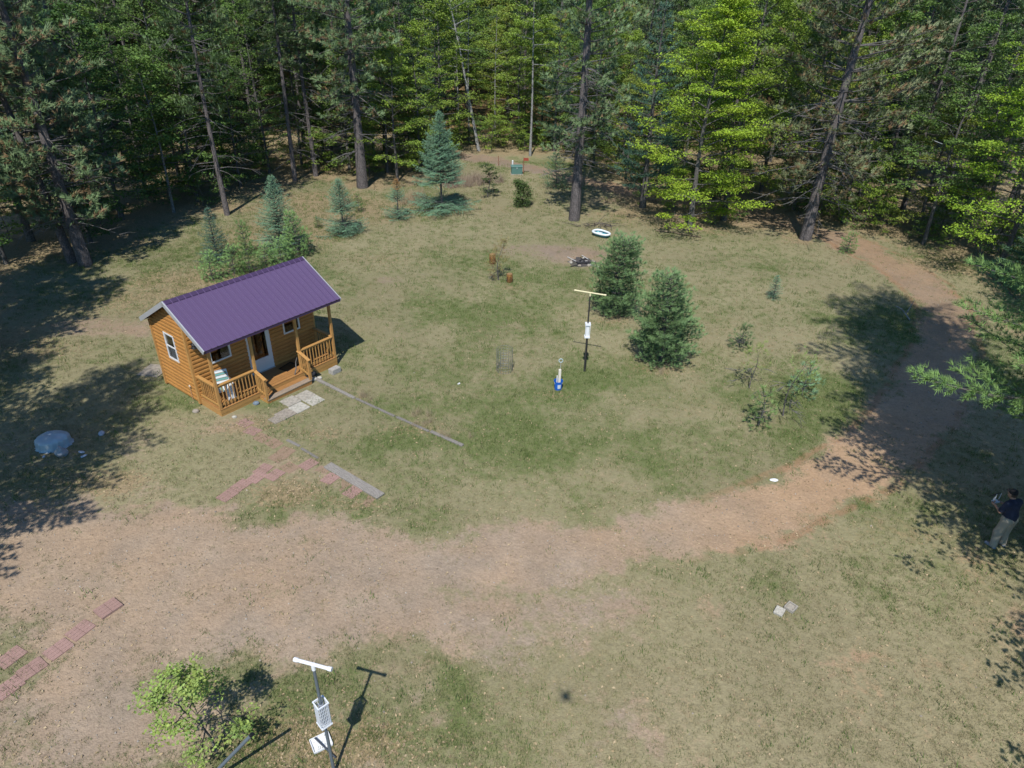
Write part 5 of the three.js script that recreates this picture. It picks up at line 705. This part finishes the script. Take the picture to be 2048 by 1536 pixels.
// ---------------------------------------------------------------- young trees and bushes on the lawn
const yard = (name, label, cat, model, px, py, opt) => stand(name, label, cat, model, gp(px, py), opt);
{
  const BS = [0.135, 0.255, 0.14], hOf = (px, py, top) => riseTo(gp(px, py), top);
  yard('blue_spruce', 'spiky blue green spruce behind the cabin, nearest the shaded woods', 'tree', spruce(201, { h: hOf(565, 502, 348), rad: 1.5, col: BS, step: 0.13, per: 9 }), 565, 502);
  yard('blue_spruce', 'blue green spruce with a bare gap in its trunk, standing free on the lawn', 'tree', spruce(202, { h: hOf(688, 468, 356), rad: 1.5, col: BS, step: 0.12, per: 9, gapAt: 0.3 }), 688, 468);
  yard('blue_spruce', 'small spruce with dead orange brown top', 'tree', spruce(203, { h: hOf(797, 438, 356), rad: 1.0, col: BS, step: 0.12, per: 8, gapAt: 0.35, sparse: 0.15, top: [0.72, [0.3, 0.15, 0.035]] }), 797, 438);
  yard('blue_spruce', 'tallest loose blue green spruce on the far lawn', 'tree', spruce(204, { h: hOf(884, 422, 222), r0: 0.08, rad: 2.3, col: BS, step: 0.17, per: 9, nlen: 0.10, nw: 0.018, tw: 0.45, gapAt: 0.2, sparse: 0.1 }), 884, 422);
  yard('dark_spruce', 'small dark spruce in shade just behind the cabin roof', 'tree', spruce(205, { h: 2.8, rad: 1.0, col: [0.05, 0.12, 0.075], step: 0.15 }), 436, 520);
  const YP = { base: 0.04, step: 0.24, per: 6, tuft: 11, nlen: 0.15, nw: 0.016, fill: 9, col: [0.16, 0.28, 0.075], pow: 0.7, spread: 0.7, rough: [0.5, 0.6] };
  const yp = [whitePine(211, { ...YP, h: 2.3, rad: 0.85, r0: 0.035 }), whitePine(212, { ...YP, h: 1.5, rad: 0.7, r0: 0.03 })];
  for (const [px, py, k, s, l] of [[596, 512, 0, 1.0, 'tallest yellow green young pine behind the cabin roof ridge'], [565, 528, 1, 0.9, 'young pine at the foot of the tallest one behind the cabin'], [533, 531, 1, 0.75, 'middle low young pine in the row behind the cabin'], [500, 547, 1, 1.0, 'bushy young pine in the row behind the cabin'], [470, 549, 1, 0.95, 'young pine beside the bushy one in the row behind the cabin'], [427, 560, 1, 0.9, 'last low young pine of the row, by the cabin roof end']]) yard('young_pine', l, 'tree', yp[k], px, py, { s, turn: px });
  yard('pine_seedling', 'thin upright pine seedling in litter behind the low young pines', 'seedling', yp[1], 495, 510, { s: 0.8, sy: 1.5, turn: 1 });
  yard('pine_seedling', 'tiny pine seedling right of the gapped spruce', 'seedling', yp[1], 718, 424, { s: 0.55, sy: 1.4, turn: 2 });
  yard('pine_seedling', 'tiny green seedling left of the gapped spruce', 'seedling', yp[1], 636, 455, { s: 0.42, turn: 3 });
  // two dense young white pines in the middle of the lawn
  const WP = { base: 0.04, step: 0.18, per: 7, tuft: 13, nlen: 0.14, nw: 0.015, fill: 11, col: [0.15, 0.25, 0.09], pow: 0.26, spread: 0.7, r0: 0.06, rough: [0.5, 0.65], tipUp: 0.6, elTop: 0.4 };
  yard('white_pine', 'dense young white pine with two leader shoots, hiding the fire pit edge', 'tree', whitePine(221, { ...WP, h: hOf(1232, 628, 478), rad: 1.22 }), 1232, 628);
  yard('white_pine', 'dense young white pine with a single ragged tip, nearest the feeder pole', 'tree', whitePine(222, { ...WP, h: hOf(1320, 724, 550), rad: 1.42, pow: 0.42 }), 1320, 724);
  yard('dead_sapling', 'thin sapling with yellowing needles between the two cut logs', 'sapling', redPine(223, { h: hOf(997, 560, 483), r0: 0.03, base: 0.12, rad: 0.5, step: 0.14, per: 3, dead: 8, tuft: 9, nlen: 0.13, nw: 0.012, col: [0.2, 0.17, 0.05], brown: 0.3, deadFrom: 0.02, density: 1.2 }), 997, 560);
  yard('small_spruce', 'tiny blue green spruce alone on the open lawn', 'seedling', spruce(224, { h: 1.15, r0: 0.02, rad: 0.42, step: 0.1, per: 6, nlen: 0.06, nw: 0.012, col: BS }), 1546, 597);
  yard('pine_seedling', 'yellow green pine seedling at the inner edge of the drive bend', 'seedling', yp[1], 1694, 505, { s: 0.75, turn: 4 });
  yard('pine_sapling', 'lanky yellow green pine sapling in the weedy patch', 'sapling', redPine(225, { h: 1.9, r0: 0.02, base: 0.35, rad: 0.55, step: 0.2, per: 3, dead: 6, tuft: 8, nlen: 0.13, nw: 0.012, col: [0.2, 0.25, 0.06], density: 0.9, deadFrom: 0.1 }), 1498, 776);
  yard('pine_sapling', 'taller sparse pine sapling in the weedy patch', 'sapling', redPine(226, { h: 2.4, r0: 0.025, base: 0.4, rad: 0.75, step: 0.2, per: 3, dead: 8, tuft: 8, nlen: 0.13, nw: 0.012, col: [0.17, 0.24, 0.055], density: 0.8, deadFrom: 0.1 }), 1566, 832);
  yard('pine_sapling', 'low soft green pine sapling beside the tall sparse one', 'sapling', whitePine(227, { ...YP, h: 1.3, rad: 0.6, r0: 0.03, col: [0.15, 0.27, 0.13], fill: 5, per: 4 }), 1604, 790);
  yard('pine_sapling', 'dark bushy pine sapling in front of the weedy patch', 'sapling', whitePine(228, { ...YP, h: 1.4, rad: 0.5, r0: 0.03, col: [0.14, 0.22, 0.06], per: 4 }), 1516, 852);
  yard('weed_clump', 'faint clump of green weeds behind the lanky pine sapling', 'weeds', whitePine(229, { ...YP, h: 0.8, rad: 0.55, r0: 0.015, col: [0.12, 0.17, 0.06], fill: 5 }), 1482, 696);
  yard('caged_sapling', 'small leafy sapling inside thin stakes near the utility box', 'sapling', leafTree(231, { h: hOf(975, 393, 330), r0: 0.03, rad: 0.6, base: 0.2, limbs: 14, subs: 4, leaves: 16, size: 0.1, col: [0.08, 0.13, 0.035], clump: 0.25 }), 975, 393);
  yard('cedar_sapling', 'narrow light green cedar standing on the lawn before the utility box', 'sapling', leafTree(232, { h: hOf(1042, 413, 366), r0: 0.03, rad: 0.42, base: 0.05, limbs: 34, subs: 5, leaves: 18, size: 0.09, col: [0.11, 0.17, 0.045], clump: 0.22, flatness: 0.8, pow: 0.4 }), 1042, 413);
  yard('young_pine', 'low dark pine with bleached dead twigs between the utility box and lone pine', 'tree', whitePine(233, { ...YP, h: 2.3, rad: 1.3, r0: 0.05, col: [0.08, 0.16, 0.07], fill: 6 }), 1112, 377);
  yard('young_leafy_tree', 'small sparse leafy tree with pale green leaves beside the slanted pipe', 'tree', leafTree(234, { h: 2.75, r0: 0.024, rad: 0.8, base: 0.12, limbs: 13, subs: 5, leaves: 42, size: 0.058, col: [0.33, 0.43, 0.11], clump: 0.21, lean: [-0.06, 0.0], bark: [0.24, 0.22, 0.2], pow: 0.8, flatness: 0.4, bare: 0.15 }), 434, 1503, { turn: 0.6 });
}
// ---------------------------------------------------------------- dry grass, lawn blades, fallen leaves
const bladeMat = std({ vertexColors: false, roughness: 0.95, side: THREE.DoubleSide });
function bladeTuft(n, h, w, spread, seed) { const m = new MB(), r = rng(seed); for (let k = 0; k < n; k++) { const a = r() * 6.28, b = r() * 6.28, x = Math.cos(a) * spread * r(), z = Math.sin(a) * spread * r(), t = (0.2 + 0.8 * r()) * h, lx = Math.cos(b) * h * 0.55 * r(), lz = Math.sin(b) * h * 0.55 * r(), wx = -Math.sin(b + 1) * w, wz = Math.cos(b + 1) * w; m.tri([x - wx, -0.01, z - wz], [x + wx, -0.01, z + wz], [x + lx, t, z + lz], [1, 1, 1]); } const g = m.geo(); g.deleteAttribute('color'); return g; }
{
  const dry = bladeTuft(60, 0.75, 0.006, 0.22, 4), DRYM = [std({ color: lin(0.42, 0.33, 0.2), roughness: 1, side: THREE.DoubleSide }), std({ color: lin(0.34, 0.26, 0.19), roughness: 1, side: THREE.DoubleSide })];
  const clump = (px, py, n, spread, s, l, seed, m) => { const r = rng(seed), L = [], p = gp(px, py); for (let k = 0; k < n; k++) { const g = dry.clone(), a = r() * 6.28, d = Math.sqrt(r()) * spread; g.scale(s, s * (0.7 + 0.5 * r()), s).rotateY(r() * 6).translate(Math.cos(a) * d, 0, Math.sin(a) * d * 0.7); L.push(g); } const o = solo('dry_grass', l, 'grass clump', mergeGeometries(L), m, p); o.userData.kind = 'stuff'; };
  clump(828, 405, 22, 1.0, 1.4, 'clump of tall dead straw coloured grass left of the tallest spruce', 5, DRYM[0]); clump(950, 365, 34, 1.9, 1.3, 'patch of dead grass and brush beyond the tallest spruce', 6, DRYM[1]); clump(905, 372, 16, 1.0, 1.2, 'dead brown weeds beside the tallest spruce', 7, DRYM[1]);
  clump(733, 795, 5, 0.35, 0.55, 'pale dry grass at the timber edging joint near the porch', 8, DRYM[0]); clump(840, 838, 6, 0.6, 0.6, 'pale dry grass over the middle of the timber edging', 9, DRYM[0]); clump(912, 872, 4, 0.5, 0.5, 'pale dry grass beside the end of the timber edging', 10, DRYM[0]); clump(1340, 745, 4, 0.5, 0.4, 'dry stalks under the single tipped young white pine', 11, DRYM[0]);
  // lawn
  const r = rng(777), types = [bladeTuft(14, 0.055, 0.0045, 0.08, 1), bladeTuft(14, 0.07, 0.004, 0.10, 2)], K = {};
  const inst = types.map(() => []);
  for (let tries = 0; tries < 900000; tries++) {
    const z = -5.5 - Math.pow(r(), 1.35) * 52, dep = -z * 0.863 + 6.47, x = (r() * 2 - 1) * (0.74 * dep + 1.5);
    if (inst[0].length + inst[1].length > 110000) break;
    kindsNear(x, z, K); const keep = (1 - 0.93 * K.dirt) * (1 - 0.8 * K.wood) * (0.35 + 0.65 * K.green); if (r() > keep) continue;
    const cx = x - CABIN.x, cz = z - CABIN.z, lx = cx * Math.cos(CABIN_TURN) - cz * Math.sin(CABIN_TURN), lz = cx * Math.sin(CABIN_TURN) + cz * Math.cos(CABIN_TURN); if (lx > -0.1 && lx < 5 && lz < 0.6 && lz > -3.55) continue;
    const green = r() < 0.2 + 0.75 * K.green, s = (0.6 + 0.8 * r()) * (green ? 1.1 : 0.9) * (1 + Math.max(0, -z - 20) * 0.02) * (green && r() < 0.05 ? 2.1 : 1), q = 0.8 + 0.4 * r();
    const c = green ? [0.115 * q, 0.172 * q, 0.036 * q] : [0.31 * q, 0.266 * q, 0.14 * q];
    inst[r() < 0.5 ? 0 : 1].push([x, z, s, r() * 6.28, c]);
  }
  const M = new THREE.Matrix4(), Q = new THREE.Quaternion(), C = new THREE.Color();
  types.forEach((g, i) => { const m = new THREE.InstancedMesh(g, bladeMat, inst[i].length); inst[i].forEach(([x, z, s, a, c], k) => { Q.setFromAxisAngle(V(0, 1, 0), a); m.setMatrixAt(k, M.compose(onGround(x, z), Q, V(s, s, s))); m.setColorAt(k, C.setRGB(...c).multiplyScalar(ALBEDO)); }); m.name = i ? 'lawn_grass_001' : 'lawn_grass'; m.userData.kind = 'stuff'; tag(m, i ? 'longer thin lawn blades, green and straw mixed' : 'short thin lawn grass, green and straw mixed', 'grass'); m.castShadow = m.receiveShadow = true; scene.add(m); });
  // fallen oak leaves
  const lm = new MB(), lr = rng(3); lm.tri([0, 0.004, -0.035], [0.022, 0.015, 0], [0, 0.006, 0.035], [1, 1, 1]); lm.tri([0, 0.004, -0.035], [0, 0.006, 0.035], [-0.022, 0.013, 0], [1, 1, 1]); const lg = lm.geo(); lg.deleteAttribute('color'); const lv = [];
  for (let tries = 0; tries < 1100000 && lv.length < 110000; tries++) { const z = -5.5 - Math.pow(r(), 1.2) * 56, dep = -z * 0.863 + 6.47, x = (r() * 2 - 1) * (0.74 * dep + 1.5); kindsNear(x, z, K); const v = (K.leaf * K.leaf + 0.05) * (0.4 + vnoise(x * 1.7 + 3, z * 1.7)); if (r() > v) continue; const cx = x - CABIN.x, cz = z - CABIN.z, lx = cx * Math.cos(CABIN_TURN) - cz * Math.sin(CABIN_TURN), lz = cx * Math.sin(CABIN_TURN) + cz * Math.cos(CABIN_TURN); if (lx > -0.1 && lx < 5 && lz < 0.6 && lz > -3.55) continue; lv.push([x, z]); }
  const m = new THREE.InstancedMesh(lg, bladeMat, lv.length), E = new THREE.Euler(); lv.forEach(([x, z], k) => { E.set((r() - 0.5) * 0.9, r() * 6.28, (r() - 0.5) * 0.9); Q.setFromEuler(E); const s = 0.55 + 0.6 * r(), p = onGround(x, z); p.y += 0.012; m.setMatrixAt(k, M.compose(p, Q, V(s, s, s))); const q = 0.65 + 0.6 * r(), o = r(); m.setColorAt(k, C.setRGB((0.34 + 0.08 * o) * q, (0.25 + 0.07 * o) * q, (0.135 + 0.06 * o) * q).multiplyScalar(ALBEDO)); });
  m.name = 'leaf_litter'; m.userData.kind = 'stuff'; tag(m, 'dry tan fallen leaves scattered over lawn and wood floor', 'leaves'); m.castShadow = m.receiveShadow = true; scene.add(m); 
  // small stones on the bare dirt
  const pg = new THREE.IcosahedronGeometry(0.03, 0), pv = []; for (let tries = 0; tries < 60000 && pv.length < 2600; tries++) { const z = -6 - r() * 44, dep = -z * 0.863 + 6.47, x = (r() * 2 - 1) * 0.74 * dep; kindsNear(x, z, K); if (r() < K.dirt * K.dirt * 0.5) pv.push([x, z]); }
  const pm = new THREE.InstancedMesh(pg, std({ roughness: 0.95 }), pv.length); pv.forEach(([x, z], k) => { E.set(r() * 6, r() * 6, r() * 6); Q.setFromEuler(E); const s = 0.25 + 0.9 * r() * r(), p = onGround(x, z); p.y += 0.004; pm.setMatrixAt(k, M.compose(p, Q, V(s, s * 0.7, s))); const q = 0.6 + 0.7 * r(); pm.setColorAt(k, C.setRGB(0.34 * q, 0.29 * q, 0.24 * q).multiplyScalar(ALBEDO)); }); pm.name = 'loose_pebbles'; pm.userData.kind = 'stuff'; tag(pm, 'small loose stones on the bare dirt drive', 'pebbles'); pm.castShadow = pm.receiveShadow = true; scene.add(pm);
  console.log('grass', inst[0].length + inst[1].length, 'leaves', lv.length);
}
renderer.render(scene, camera);
